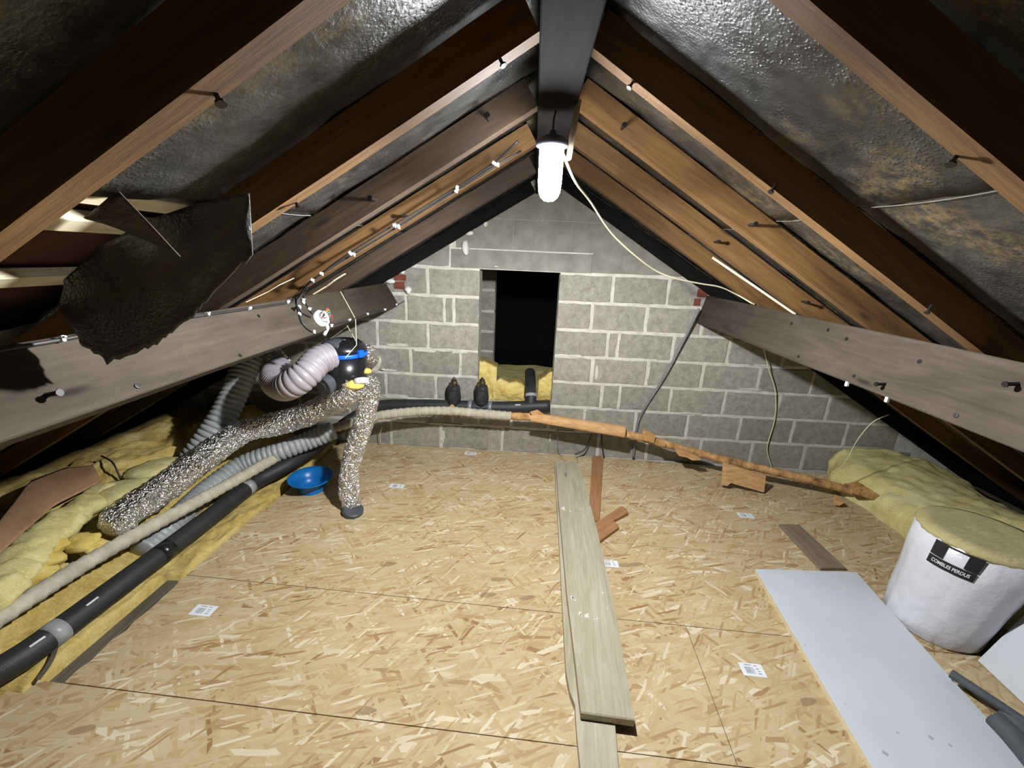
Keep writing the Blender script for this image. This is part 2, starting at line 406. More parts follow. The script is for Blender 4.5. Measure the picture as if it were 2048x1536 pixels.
MAT['whiteprint'] = simple('white_print', [(0.3, lin(196, 198, 200)), (0.7, lin(226, 228, 230))], 60, rough=0.5, b=0)
MAT['blackplastic'] = simple('black_plastic', [(0.3, (0.01, 0.01, 0.012)), (0.7, (0.014, 0.014, 0.016))], 10, rough=0.28, b=0)
MAT['greyplastic'] = simple('dark_grey_plastic', [(0.3, (0.06, 0.065, 0.08)), (0.7, (0.08, 0.085, 0.1))], 10, rough=0.45, b=0)
MAT['bluetape'] = simple('blue_band', [(0.3, lin(10, 96, 220)), (0.7, lin(24, 116, 236))], 10, rough=0.4, b=0)
MAT['lilachose'] = simple('lilac_grey_hose', [(0.3, lin(152, 144, 150)), (0.7, lin(170, 162, 167))], 10, rough=0.4, b=0.05)
MAT['greyhose'] = simple('pale_grey_hose', [(0.3, lin(150, 153, 152)), (0.7, lin(180, 183, 182))], 10, rough=0.42, b=0.05)
MAT['bowl'] = simple('blue_plastic', [(0.3, lin(8, 100, 170)), (0.7, lin(14, 116, 190))], 10, rough=0.35, b=0)
MAT['whitecord'] = simple('cream_cable', [(0.3, lin(206, 200, 168)), (0.7, lin(222, 216, 186))], 10, rough=0.5, b=0)
MAT['blackcable'] = simple('black_cable', [(0.3, (0.018, 0.016, 0.016)), (0.7, (0.03, 0.028, 0.028))], 10, rough=0.5, b=0)
MAT['greycable'] = simple('grey_conduit', [(0.3, lin(112, 112, 112)), (0.7, lin(132, 132, 134))], 10, rough=0.5, b=0)
MAT['clip'] = simple('white_clip', [(0.3, lin(225, 226, 230)), (0.7, lin(240, 240, 244))], 10, rough=0.4, b=0)
MAT['panel'] = simple('white_panel_face', [(0.3, lin(206, 211, 218)), (0.66, lin(216, 220, 226)), (0.8, lin(200, 204, 212))], 3, rough=0.4, b=0.05, bs=20)
MAT['smudge'] = simple('dusty_smudge', [(0.3, lin(164, 168, 176)), (0.7, lin(184, 188, 195))], 20, rough=0.8, b=0)
MAT['paneledge'] = simple('cream_panel_edge', [(0.3, lin(214, 198, 160)), (0.7, lin(232, 220, 188))], 30, rough=0.8, b=0.2)
MAT['wrap'] = simple('white_film', [(0.3, lin(206, 206, 214)), (0.7, lin(224, 224, 230))], 6, rough=0.32, b=0.35, bs=14, bd=0.02)
MAT['print'] = simple('dark_print', [(0.3, lin(44, 42, 44)), (0.7, lin(56, 52, 54))], 8, rough=0.5, b=0)
MAT['kraft'] = simple('kraft_paper', [(0.3, lin(142, 108, 78)), (0.7, lin(172, 134, 100))], 6, rough=0.75, b=0.2, bs=25)
MAT['paper'] = simple('label_paper', [(0.3, lin(232, 234, 238)), (0.7, lin(244, 245, 248))], 10, rough=0.5, b=0)
MAT['ink'] = simple('label_ink', [(0.3, lin(128, 130, 136)), (0.7, lin(150, 152, 156))], 10, rough=0.6, b=0)
MAT['nail'] = simple('dark_nail', [(0.3, (0.02, 0.018, 0.018)), (0.7, (0.05, 0.045, 0.045))], 10, rough=0.4, metal=0.7, b=0)
MAT['tip'] = simple('bright_nail_tip', [(0.3, (0.5, 0.52, 0.56)), (0.7, (0.6, 0.62, 0.66))], 10, rough=0.3, metal=0.6, b=0)
MAT['brass'] = simple('tarnished_brass', [(0.3, (0.05, 0.04, 0.025)), (0.7, (0.12, 0.1, 0.06))], 30, rough=0.5, metal=0.7, b=0)
MAT['copper'] = simple('ochre_wrap', [(0.3, lin(176, 130, 78)), (0.7, lin(206, 164, 108))], 20, rough=0.7, b=0.3)
MAT['tile'] = simple('clay_tile_underside', [(0.3, (0.06, 0.022, 0.014)), (0.7, (0.1, 0.036, 0.022))], 12, rough=0.9, b=0.3)
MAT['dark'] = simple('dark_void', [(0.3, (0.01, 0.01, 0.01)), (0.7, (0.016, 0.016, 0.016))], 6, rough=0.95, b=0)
MAT['plaster'] = simple('dusty_ceiling_board', [(0.3, lin(96, 84, 66)), (0.7, lin(122, 108, 86))], 8, rough=0.95, b=0.3)
MAT['steelgrey'] = simple('galvanised_band', [(0.3, lin(128, 132, 138)), (0.7, lin(152, 156, 162))], 20, rough=0.45, metal=0.4, b=0)
MAT['feltedge'] = simple('pale_felt_edge', [(0.3, lin(84, 82, 77)), (0.7, lin(108, 105, 98))], 60, rough=0.9, b=0)
MAT['red'] = simple('red_wire', [(0.3, lin(170, 70, 50)), (0.7, lin(190, 90, 66))], 10, rough=0.5, b=0)
MAT['yg'] = simple('green_wire', [(0.3, lin(120, 140, 60)), (0.7, lin(150, 160, 80))], 10, rough=0.5, b=0)
MAT['bluewire'] = simple('blue_wire', [(0.3, lin(90, 140, 170)), (0.7, lin(110, 160, 186))], 10, rough=0.5, b=0)
lm, nt, p = new_mat('lit_lamp_diffuser')
p.inputs['Base Color'].default_value = (0.9, 0.9, 0.9, 1); p.inputs['Emission Color'].default_value = (0.93, 0.96, 1.0, 1)
p.inputs['Emission Strength'].default_value = LAMP_STRENGTH; MAT['lamp'] = lm

# ------------------------------------------------------------------ setting: floor
YW = 3.449
fl = MB()
fl.box((0, 0.6, -0.15), (8.2, 6.4, 0.05))
floor = fl.build('floor', MAT['plaster'], kind='structure')
TH = 0.018; A0 = -0.035
def fb(x, y):   # board frame -> world (boards run slightly askew)
    ca, sa = math.cos(A0), math.sin(A0); return Vector((x * ca - y * sa, x * sa + y * ca, 0))
ROW = [-1.27, -0.68, -0.09, 0.50, 1.09, 1.68, 2.27, 2.86, 3.47]
LEFT = [-2.1, -2.1, -2.0, -1.96, -1.795, -1.80, -1.78, -1.78]
JOINT = [0.7, 0.2, 0.6, 0.33, 0.775, 0.31, 1.28, 0.36]
boards = []
for i in range(8):
    y0, y1 = ROW[i] + 0.0015, ROW[i + 1] - 0.0015
    for (x0, x1) in ((LEFT[i], JOINT[i] - 0.0015), (JOINT[i] + 0.0015, 2.86)):
        poly = []
        nl = 12 if x0 < -1 else 1
        for k in range(nl + 1):
            jx = random.uniform(-0.008, 0.008) if 0 < k < nl and nl > 1 else 0
            poly.append(fb(x0 + jx, y1 + (y0 - y1) * k / nl))
        poly += [fb(x1, y0), fb(x1, y1)]
        for q in poly: q.y = min(q.y, YW - 0.004)
        mb = MB().prism(poly, (0, 0, 1), -TH, 0.0, 0.0015)
        b = mb.build('osb_board', MAT['osb'], floor)
        boards.append((i, x0, x1, b))
# joists under the boards, seen in the gap at the left edge
for x in (-1.84, -1.24, -0.64, -0.04, 0.56, 1.16, 1.76, 2.36):
    mb = MB(); mb.box((0, 0, 0), (4.0, 0.06, 0.1), ch=0.003)
    o = mb.build('joist', MAT['joist'], floor); o.location = (x + (0.03 if x > -1.8 else 0.032), 1.4, -0.018 - 0.054) ; o.rotation_euler = (0, 0, R(90) - 0.02)
    o.location -= floor.location
# printed paper labels stapled to the boards
def sticker(px, py, w, h, ang):
    c = pz(px, py)
    ca, sa = math.cos(-A0), math.sin(-A0); bx, by = c.x * ca - c.y * sa, c.x * sa + c.y * ca
    par = next((b for (i, x0, x1, b) in boards if ROW[i] <= by <= ROW[i + 1] and x0 <= bx <= x1), boards[-1][3])
    q = Matrix.Rotation(ang, 3, 'Z'); mb = MB()
    mb.box(c + Vector((0, 0, 0.0006)), (w, h, 0.001), q)
    mb.cm = 1
    xs = -w * 0.3
    for k in range(9):
        bw = random.choice((0.0015, 0.002, 0.003))
        mb.box(c + q @ Vector((xs, -h * 0.05, 0.0012)), (bw, h * 0.5, 0.0004), q); xs += 0.0042
    for (dx, dy, ww) in ((-0.12, 0.36, 0.3), (0.2, 0.34, 0.14), (0.24, 0.1, 0.12), (0.26, -0.08, 0.1), (0.27, -0.26, 0.14)):
        mb.box(c + q @ Vector((w * dx, h * dy, 0.0012)), (w * ww, 0.0035, 0.0004), q)
    mb.build('label_sticker', [MAT['paper'], MAT['ink']], par)
sticker(407, 1221, 0.105, 0.062, A0); sticker(1505, 1340, 0.098, 0.062, A0); sticker(1219, 1127, 0.1, 0.056, A0)
sticker(1491, 1031, 0.105, 0.06, A0); sticker(794, 972, 0.105, 0.056, A0); sticker(941, 907, 0.105, 0.056, A0)

# ------------------------------------------------------------------ setting: gable wall
GX0, GX1, GZ1 = -0.429, 0.218, 1.578
SILL = 0.456; CM = 0.2244
def gable_z(x): return min(2.16 + SL * x, 2.294 - SL * x) + 0.10
mw = MB()
def wall_piece(x0, x1, z0, zf=None, n=1):
    """wall prism between x0..x1 from z0 up to roof (zf None) or zf"""
    xs = [x0 + (x1 - x0) * k / n for k in range(n + 1)]
    poly = [Vector((x0, 0, z0)), Vector((x1, 0, z0))]
    if zf is not None: poly += [Vector((x1, 0, zf)), Vector((x0, 0, zf))]
    else: poly += [Vector((x, 0, max(z0 + 0.001, gable_z(x)))) for x in xs[::-1]]
    mw.prism(poly, (0, 1, 0), YW, YW + 0.2)
wall_piece(-3.6, GX0, -0.12, None, 1); wall_piece(GX1, 3.85, -0.12, None, 1)
wall_piece(GX0, GX1, -0.12, SILL); wall_piece(GX0, 0.112, GZ1, None); wall_piece(0.112, GX1, GZ1, None)
wall = mw.build('wall_back', MAT['mortar'], kind='structure')
def clip_poly(poly, a, b, c):   # keep a*x + b*z <= c
    out = []
    for i in range(len(poly)):
        p_, q_ = poly[i], poly[(i + 1) % len(poly)]
        dp, dq = a * p_[0] + b * p_[1] - c, a * q_[0] + b * q_[1] - c
        if dp <= 0: out.append(p_)
        if dp * dq < 0:
            t = dp / (dp - dq); out.append((p_[0] + (q_[0] - p_[0]) * t, p_[1] + (q_[1] - p_[1]) * t))
    return out
def block(x0, x1, z0, z1, name='concrete_block', mat='block', proud=None, y=YW, jit=0.004, par=None, out=0.06, clip=True):
    poly = [(x0, z0), (x1, z0), (x1, z1), (x0, z1)]
    if clip:
        poly = clip_poly(poly, -SL, 1, 2.16 + out); poly = clip_poly(poly, SL, 1, 2.294 + out) if poly else poly
    if len(poly) < 3: return
    area = abs(sum(poly[i][0] * poly[(i + 1) % len(poly)][1] - poly[(i + 1) % len(poly)][0] * poly[i][1] for i in range(len(poly)))) / 2
    if area < 0.0012: return
    pts = []
    for i in range(len(poly)):
        a, b = poly[i], poly[(i + 1) % len(poly)]; L = math.hypot(b[0] - a[0], b[1] - a[1]); n = max(1, min(6, int(L / 0.06)))
        for k in range(n):
            t = k / n; pts.append(Vector((a[0] + (b[0] - a[0]) * t + random.uniform(-jit, jit), 0, a[1] + (b[1] - a[1]) * t + random.uniform(-jit, jit))))
    pr = proud if proud is not None else random.uniform(0.003, 0.008)
    MB().prism(pts, (0, -1, 0), -(y + 0.02), -(y - pr), 0.003).build(name, MAT[mat], par or wall)
JR = {0: [(1226, 575), (1335, 590)], 1: [(1184, 630), (1293, 635)], 2: [(1215, 690), (1236, 690), (1346, 693)],
      3: [(1184, 740), (1294.7, 741), (1406, 742), (1517, 757), (1625, 760)], 4: [(1202.5, 795), (1238, 795), (1340, 800), (1448, 800), (1556, 808), (1655, 812)],
      5: [(1168, 840), (1270, 842), (1374, 848), (1478, 857), (1584, 861), (1689, 872)], 6: [(1197, 880), (1295, 888), (1401, 890), (1501, 905), (1604.6, 915)]}
JL = {0: [(856, 565)], 1: [(908, 625), (889, 625), (813, 630)], 2: [(856.5, 675), (756, 670)], 3: [(921, 722), (822, 718)],
      4: [(872, 775), (773, 765)], 5: [(905, 825), (800, 822)], 6: [(973, 868), (882, 870)]}
MJ = 0.0135
for k in range(7):
    zt, zb = GZ1 - k * CM - MJ, GZ1 - (k + 1) * CM + MJ
    if k == 6: zb = 0.004
    xs = [GX1 - MJ] + [pY(a, b, YW).x for a, b in JR[k]]
    while xs[-1] < 3.1: xs.append(xs[-1] + 0.45)
    for a, b in zip(xs, xs[1:]): block(a + MJ, b - MJ, zb, zt)
    xs = [GX0 + MJ] + [pY(a, b, YW).x for a, b in JL[k]]
    while xs[-1] > -2.9: xs.append(xs[-1] - 0.45)
    for b, a in zip(xs, xs[1:]): block(a + MJ, b - MJ, zb, zt)
    if k >= 5:
        mids = [GX0 + MJ] + ([pY(973, 868, YW).x, pY(1005, 868, YW).x, pY(1100, 878, YW).x] if k == 6 else [-0.12]) + [GX1 - MJ]
        for a, b in zip(mids, mids[1:]):
            if b - a > 0.05: block(a + MJ * 0.9, b - MJ * 0.9, zb, min(zt, SILL - 0.002))
# lintel and the smeared courses above it
LZ = 0.155
block(-0.66, 0.46, GZ1 + 0.004, GZ1 + LZ - 0.009, 'lintel', 'render', 0.004, jit=0.002)
z = GZ1
block(-1.2, -0.675, z + 0.012, z + LZ + 0.06, 'concrete_block', 'render'); block(0.461, 1.3, z + 0.012, z + LZ + 0.06, 'concrete_block', 'render')
z = GZ1 + LZ; off = -0.62
for zt in (z + CM, z + 2 * CM, z + 3 * CM):
    x = off
    while x < 1.0:
        block(x + 0.0008, x + 0.4492, z + 0.002, zt - 0.0005, 'concrete_block', 'render', 0.0045, jit=0.0004); x += 0.45
    off += 0.22; z = zt
# red bricks beside the purlin ends and up the left verge
for (px, py, w, hh) in ((799, 571, 0.09, 0.06), (801, 555, 0.10, 0.05), (1404, 586, 0.08, 0.06), (1394, 604, 0.05, 0.055)):
    c = pY(px, py, YW); block(c.x - w / 2, c.x + w / 2, c.z - hh / 2, c.z + hh / 2, 'brick', 'brick', 0.012, jit=0.003)
for side, rng in (('L', (-1.0, -0.25)), ('R', (0.45, 1.15))):
    x = rng[0]
    while x < rng[1]:
        zz = (2.16 + SL * x if side == 'L' else 2.294 - SL * x)
        ang = math.atan(SL) * (1 if side == 'L' else -1)
        q = Matrix.Rotation(-ang, 3, 'Y')
        MB().box((x, YW + 0.005, zz + 0.012), (0.2, 0.02, 0.024), q, 0.003).build('brick', MAT['darkbrick'], wall); x += 0.203
# lumps of white foam squeezed out along the verge
for i, (px, py, w, hh) in enumerate(((931, 495, 0.03, 0.055), (971, 448, 0.018, 0.024), (939, 466, 0.035, 0.02), (947, 457, 0.012, 0.008), (806, 544, 0.022, 0.016), (781, 562, 0.04, 0.022), (817, 580, 0.026, 0.032), (992, 533, 0.02, 0.006), (767, 738, 0.02, 0.008))):
    c = pY(px, py, YW); MB().blob((c.x, YW - 0.012, c.z), 1, i, 0.5, 2, (w, 0.02, hh)).build('foam_blob', MAT['foam'], wall, True)
# mortar pressed out over the block faces
for i, (px, py, w, hh) in enumerate(((800, 690, .20, .018), (850, 700, .22, .02), (920, 702, .16, .024), (790, 792, .2, .03), (845, 800, .14, .018), (780, 740, .1, .016), (1150, 712, .14, .014),
        (1300, 720, .12, .014), (1193, 745, .022, .09), (1296, 745, .026, .1), (1214, 692, .018, .08), (1236, 692, .018, .08), (921, 722, .02, .09), (872, 775, .022, .09), (885, 872, .04, .09), (1170, 820, .026, .03),
        (1100, 875, .02, .06), (1196, 880, .02, .06), (1380, 826, .2, .014), (1500, 778, .2, .013), (1520, 730, .16, .012), (1130, 862, .16, .014), (890, 848, .3, .014))):
    c = pY(px, py, YW); pts = []
    for k in range(22):
        a = 2 * math.pi * k / 22; r_ = 1 + 0.5 * nz((math.cos(a) * 1.6, math.sin(a) * 1.6, i * 3.1), 1.0) + 0.25 * nz((math.cos(a) * 5, math.sin(a) * 5, i), 1.0)
        pts.append(Vector((c.x + math.copysign(abs(math.cos(a)) ** .6, math.cos(a)) * w / 2 * r_, 0, c.z + math.copysign(abs(math.sin(a)) ** .6, math.sin(a)) * hh / 2 * r_ * 1.3)))
    MB().prism(pts, (0, -1, 0), -(YW + 0.01), -(YW - 0.0085), 0.0015).build('mortar_smear', MAT['mortar'], wall)
# far pier, floor and roof of the next loft, seen through the opening
mf = MB(); PY = 4.6; px_edge = pY(989, 640, PY).x
mf.box((px_edge - 0.75, PY + 0.11, 0.85), (1.49, 0.2, 2.1))
pier = mf.build('wall_far_pier', MAT['mortar'], kind='structure')
for k in range(7):
    zt, zb = GZ1 + 0.2 - k * CM - MJ, GZ1 + 0.2 - (k + 1) * CM + MJ
    for a, b in ((px_edge - 0.30 - (0.22 if k % 2 else 0), px_edge), (px_edge - 0.75 - (0.22 if k % 2 else 0), px_edge - 0.32 - (0.22 if k % 2 else 0))):
        block(a, b, zb, zt, y=PY + 0.01, par=pier, clip=False)
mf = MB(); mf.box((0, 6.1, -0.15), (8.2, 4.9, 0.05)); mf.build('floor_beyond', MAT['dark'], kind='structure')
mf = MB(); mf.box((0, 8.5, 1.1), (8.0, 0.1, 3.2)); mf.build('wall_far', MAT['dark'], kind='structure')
mf = MB(); mf.box((0, -2.6, 1.1), (8.2, 0.1, 2.7)); mf.build('wall_front', MAT['render'], kind='structure')

# ------------------------------------------------------------------ setting: roof (tiles, battens, felt)
ND = 0.09
mc = MB()
for side, xs in (('L', (0.11, -3.75)), ('R', (0.112, 3.95))):
    a, b = xs
    P = [roof(a, -2.6, 0.16, side), roof(b, -2.6, 0.16, side), roof(b, 8.5, 0.16, side), roof(a, 8.5, 0.16, side)]
    nrm = Vector((-NX, 0, NZ)) if side == 'L' else Vector((NX, 0, NZ))
    mc.prism(P, nrm, 0.0, 0.02)
ceil = mc.build('ceiling', MAT['tile'], kind='structure')
LY = [-2.3, -1.8, -1.3, -0.8, -0.33, 0.14, 0.63, 1.10, 1.57, 2.035, 2.64, 3.41]
RY = [-2.2, -1.7, -1.2, -0.7, -0.2, 0.28, 0.78, 1.335, 1.77, 2.235, 2.72, 3.41]
TW = 0.05
t1 = rp(245, 384, 'L', ND).x; t1b = rp(440, 368, 'L', ND).x; t2 = rp(60, 640, 'L', ND).x
lapR = rp(1820, 372, 'R', ND).x; lapL = rp(605, 408, 'L', ND).x
def felt(side, y0, y1, xa, xb, n0, name='felt_strip', ragged=0.0, seed=0.0, xb2=None):
    nu, nv = max(6, int(abs(xb - xa) / 0.05)), 10
    def fn(u, v):
        xe = xb if xb2 is None else xb + (xb2 - xb) * v
        x = xa + (xe - xa) * u; y = y0 + (y1 - y0) * v
        if ragged and u > 0.9: x += ragged * nz((y * 9, seed, 0), 1.0) * (u - 0.9) * 10
        s = -0.016 * math.sin(math.pi * v) + 0.006 * nz((x, y, seed), 6.0) + 0.003 * nz((x, y, seed), 17.0)
        return roof(x, y, n0 + s, side)
    nrm = Vector((-NX, 0, NZ)) if side == 'L' else Vector((NX, 0, NZ))
    o = MB().grid(fn, nu, nv, 0.003, nrm).build(name, MAT['felt'], ceil, True); return o
for side, YS in (('L', LY), ('R', RY)):
    ends = YS + [YW + 0.2]
    sg = -1 if side == 'L' else 1
    lap = lapL if side == 'L' else lapR
    for i in range(len(ends) - 1):
        y0, y1 = ends[i] + TW / 2, min(ends[i + 1] + TW / 2, YW + 0.2)
        x_end = -3.7 if side == 'L' else 3.9
        if side == 'L' and abs(ends[i] - 0.63) < 0.01:
            felt(side, y0, y1, 0.10, t1, ND + 0.012, ragged=0.03, seed=i, xb2=t1b)
            felt(side, y0, y1, t2, x_end, ND + 0.012, seed=i + 0.5); continue
        felt(side, y0, y1, 0.10, lap, ND + 0.012, seed=i + (0 if side == 'L' else 50), ragged=0.01)
        felt(side, y0, y1, lap - sg * 0.1, x_end, ND + 0.020, seed=i + 9.5)
        if ends[i] > 0.3:
            pts = [roof(lap + sg * 0.002, y0 + (y1 - y0) * k / 8, ND + 0.0095 - 0.016 * math.sin(math.pi * k / 8), side) for k in range(9)]
            MB().tube(pts, 0.0014, 5).build('felt_edge', MAT['feltedge'], ceil)
felt('L', YW + 0.2, 8.45, 0.10, -3.7, ND + 0.01, seed=33); felt('R', YW + 0.2, 8.45, 0.10, 3.9, ND + 0.01, seed=34)
# battens bared where the felt has torn away
for (pa, pb) in (((260, 410), (385, 422)), ((140, 452), (262, 462)), ((20, 570), (130, 560))):
    a = rp((pa[0] + pb[0]) / 2, (pa[1] + pb[1]) / 2, 'L', ND + 0.03); bx = a.x + NX * (ND + 0.03)
    q = Matrix.Rotation(-math.atan(SL), 3, 'Y'); mb = MB()
    c = roof(bx, 0.9, ND + 0.045, 'L')
    mb.box((0, 0, 0), (0.62, 0.048, 0.028), None, 0.002)
    o = mb.build('batten', MAT['batten'], ceil); o.location = c
    o.rotation_mode = 'QUATERNION'; o.rotation_quaternion = (q @ Matrix.Rotation(R(90), 3, 'Z')).to_quaternion()

# ------------------------------------------------------------------ ridge beam, rafters, purlins
mb = MB(); mb.box((0, 0, 0), (10.9, 0.125, 0.2), None, 0.004)
o = mb.build('ridge_beam', MAT['ridge'], label='dark ridge beam running along the apex above the lamp', cat='beam'); o.location = (0.048, 2.95, 2.245); o.rotation_euler = (0, 0, R(90))
def nail(c, d, L, r=0.005, parent=None, nm='nail', mt='nail', head=0.009):
    d = Vector(d).normalized(); mb = MB()
    mb.tube([Vector(c) - d * 0.01, Vector(c) + d * L], r, 6)
    if head: mb.tube([Vector(c) + d * L, Vector(c) + d * (L + 0.004)], head, 8)
    return mb.build(nm, MAT[mt], parent)
def rafter(side, Y, mat, label, nails=(), n_nail=None):
    x0, x1 = (-0.015, -3.55) if side == 'L' else (0.111, 3.8)
    a, b = roof(x0, Y + TW / 2, ND / 2, side), roof(x1, Y + TW / 2, ND / 2, side)
    L = (b - a).length; d = (b - a).normalized(); n = Vector((-NX, 0, NZ)) if side == 'L' else Vector((NX, 0, NZ))
    e = empty('rafter', a, label, 'rafter')
    mb = MB()
    nseg = 24
    # slightly wavy sawn timber
    ring = []
    for i in range(nseg + 1):
        x = L * i / nseg; w = 0.0022 * nz((x * 2, Y * 3, 1 if side == 'L' else 5), 1.0); u = 0.003 * nz((x * 1.3, Y, 9), 1.0)
        for (yy, zz) in ((-TW / 2, -ND / 2), (TW / 2, -ND / 2), (TW / 2, ND / 2), (-TW / 2, ND / 2)):
            c = 0.0025
            ring.append((x, yy + w, zz + u))
    fs = [[i * 4 + k, i * 4 + (k + 1) % 4, (i + 1) * 4 + (k + 1) % 4, (i + 1) * 4 + k] for i in range(nseg) for k in range(4)] + [[0, 1, 2, 3], [nseg * 4 + k for k in range(4)]]
    mb.add(ring, fs)
    o = mb.build('timber', mat, e); o.matrix_parent_inverse = Matrix.Identity(4)
    y_ = n.cross(d); o.rotation_mode = 'QUATERNION'; o.rotation_quaternion = Matrix((d, y_, n)).transposed().to_quaternion()
    for (px, py, kind) in nails:
        if kind == 'b':
            c = rp(px, py, side, 0.0); nail(c, -n + Vector((0, -0.25, 0)), 0.014, 0.004, e, head=0.008)
        else:
            c = pY(px, py, Y); nail(c, (0, -1, 0), 0.05, 0.0055, e, head=0.009)
    return e
LLAB = {5: 'left rafter just above and behind the photographer, mostly out of sight', 6: 'nearest left rafter crossing the top corner, wide orange underside beside torn felt',
        7: 'second left rafter, pale edged underside running behind the hanging felt', 8: 'third left rafter with broad dark brown side and two big nails',
        9: 'fourth left rafter carrying two cables in white clips', 10: 'fifth left rafter, broad brown side next to the cable rafter',
        11: 'last left rafter tight against the block gable, shade painted as near-black timber'}
RLAB = {5: 'right rafter just above and behind the photographer, mostly out of sight', 6: 'nearest right rafter crossing the top right corner, orange with a pale streak',
        7: 'second right rafter with thin orange underside below the lap line', 8: 'third right rafter with broad swirling grain and two big nails',
        9: 'fourth right rafter with dark knots and holes in its face', 10: 'fifth right rafter, brown side with a thin split edge',
        11: 'last right rafter tight against the block gable, shade painted as near-black timber'}
LN = {6: [(432, 187, 'b')], 7: [(1000, 118, 'b'), (592, 405, 'b')], 8: [(751, 400, 'f'), (978, 240, 'f')], 9: [(815, 433, 'f')]}
RN = {6: [(1912, 312, 'b')], 7: [(1548, 374, 'b'), (1265, 165, 'b'), (1860, 616, 'b')], 8: [(1243, 258, 'f'), (1498, 450, 'f')], 9: [(1429, 484, 'f'), (1604, 603, 'f')]}
RAF = {}
for i, Y in enumerate(LY):
    if i < 6: continue
    lab = LLAB.get(i, 'left rafter behind the photographer')
    rf = rafter('L', Y, MAT['rafter'] if i in (6, 7, 9) else (MAT['ridge'] if i == 11 else MAT['rafter_dark']), lab, LN.get(i, ()))  # last rafter near black: shade behind the fifth rafter painted into its colour
    RAF['L', i] = rf
    if i < 5: rf['group'] = 'left rafters behind the photographer'
for i, Y in enumerate(RY):
    if i < 6: continue
    lab = RLAB.get(i, 'right rafter behind the photographer')
    rf = rafter('R', Y, MAT['ridge'] if i == 11 else MAT['rafter'], lab, RN.get(i, ()))  # gable-end rafter in near-black timber paints in the dark band of shade
    RAF['R', i] = rf
    if i < 5: rf['group'] = 'right rafters behind the photographer'
for (pa, pb, i_, w) in (((492, 604), (588, 556), 9, 0.02), ((628, 588), (690, 548), 10, 0.03)):
    a, b = rp(pa[0], pa[1], 'L', -0.004), rp(pb[0], pb[1], 'L', -0.004); rfp = RAF['L', i_]
    MB().tube([a, a.lerp(b, .4) + Vector((0, .012, 0)), a.lerp(b, .7) + Vector((0, -.008, 0)), b], w / 2, 6, flat=0.2).build('pale_splinter', MAT['batten'], rfp)
a, b = rp(1425, 515, 'R', 0.0), rp(1590, 628, 'R', 0.0)
MB().tube([a, a.lerp(b, .5) + Vector((0, .006, .002)), b], 0.006, 6).build('split_edge', MAT['batten'], RAF['R', 10])
# roofing-nail tips through the felt
for (px, py, s_) in ((617, 355, 'L'), (1657, 407, 'R'), (940, 118, 'L'), (1319, 154, 'R')):
    c = rp(px, py, s_, ND - 0.005); n = Vector((-NX, 0, NZ)) if s_ == 'L' else Vector((NX, 0, NZ))
    nail(c, -n, 0.012, 0.003, ceil, 'nail_tip', 'tip', 0.0045)

def purlin(name, T, B, out, thick, y0, y1, label, nails):
    """T top edge (x,z), B bottom edge, seen face; out = direction of the thickness"""
    T, B = Vector((T[0], 0, T[1])), Vector((B[0], 0, B[1])); h = (T - B).length
    dn = (T - B).normalized(); o_ = Vector((-dn.z, 0, dn.x));
    if o_.x * out < 0: o_ = -o_
    cen = (T + B) / 2 + o_ * thick / 2; cen.y = (y0 + y1) / 2
    e = empty(name, cen, label, 'purlin'); mb = MB()
    L = y1 - y0; nseg = 26; ring = []
    for i in range(nseg + 1):
        x = -L / 2 + L * i / nseg; w = 0.004 * nz((x * 1.2, T.x, 3), 1.0); u = 0.004 * nz((x * 1.1, T.x, 8), 1.0)
        c = 0.004
        for (yy, zz) in ((-thick / 2, -h / 2 + c), (-thick / 2 + c, -h / 2), (thick / 2 - c, -h / 2), (thick / 2, -h / 2 + c), (thick / 2, h / 2 - c), (thick / 2 - c, h / 2), (-thick / 2 + c, h / 2), (-thick / 2, h / 2 - c)):
            ring.append((x, yy + w, zz + u))
    fs = [[i * 8 + k, i * 8 + (k + 1) % 8, (i + 1) * 8 + (k + 1) % 8, (i + 1) * 8 + k] for i in range(nseg) for k in range(8)] + [list(range(8)), [nseg * 8 + k for k in range(8)]]
    mb.add(ring, fs); o = mb.build('timber', MAT['purlin'], e); o.matrix_parent_inverse = Matrix.Identity(4)
    d = Vector((0, 1, 0)); y_ = dn.cross(d)
    o.rotation_mode = 'QUATERNION'; o.rotation_quaternion = Matrix((d, y_, dn)).transposed().to_quaternion()
    # face plane for putting things on it
    fn = -o_; 
    def on(px, py, lift=0.0):
        r = ray(px, py); t = (T + fn * lift - CAM).dot(fn) / r.dot(fn); return CAM + r * t
    for (px, py, big) in nails:
        c = on(px, py)
        if big: nail(c, fn + Vector((0, 0, -0.3)), 0.03, 0.006, e, head=0.009)
        else: MB().lathe([(0.008, -0.004), (0.008, 0.0015), (0.004, 0.0018)], c, fn, 8).build('nail', MAT['nail'], e)
    return e, on, fn
purL, onL, fnL = purlin('purlin', (-1.193, 1.438), (-1.090, 1.262), -1, 0.075, -2.5, YW + 0.04, 'grey left purlin with clipped cables and junction box on its face',
    [(95, 790, True), (275, 772, False), (517, 632, False), (583, 618, True), (338, 655, False), (480, 711, False), (690, 596, False), (740, 588, False)])
purR, onR, fnR = purlin('purlin', (1.378, 1.455), (1.33, 1.236), 1, 0.075, -2.5, YW + 0.04, 'grey brown right purlin studded with dark nails',
    [(1770, 768, True), (2035, 768, True), (1839, 723, False), (1656, 660, False), (1693, 678, False), (1583, 647, False), (1708, 752, False), (1912, 831, False), (1597, 713, False)])
for (px, py) in ((1692, 766), (1772, 797)):
    c = onR(px, py); MB().box(c + Vector((0.005, 0, -0.004)), (0.012, 0.012, 0.02), None, 0.002).build('cable_clip', MAT['clip'], purR)

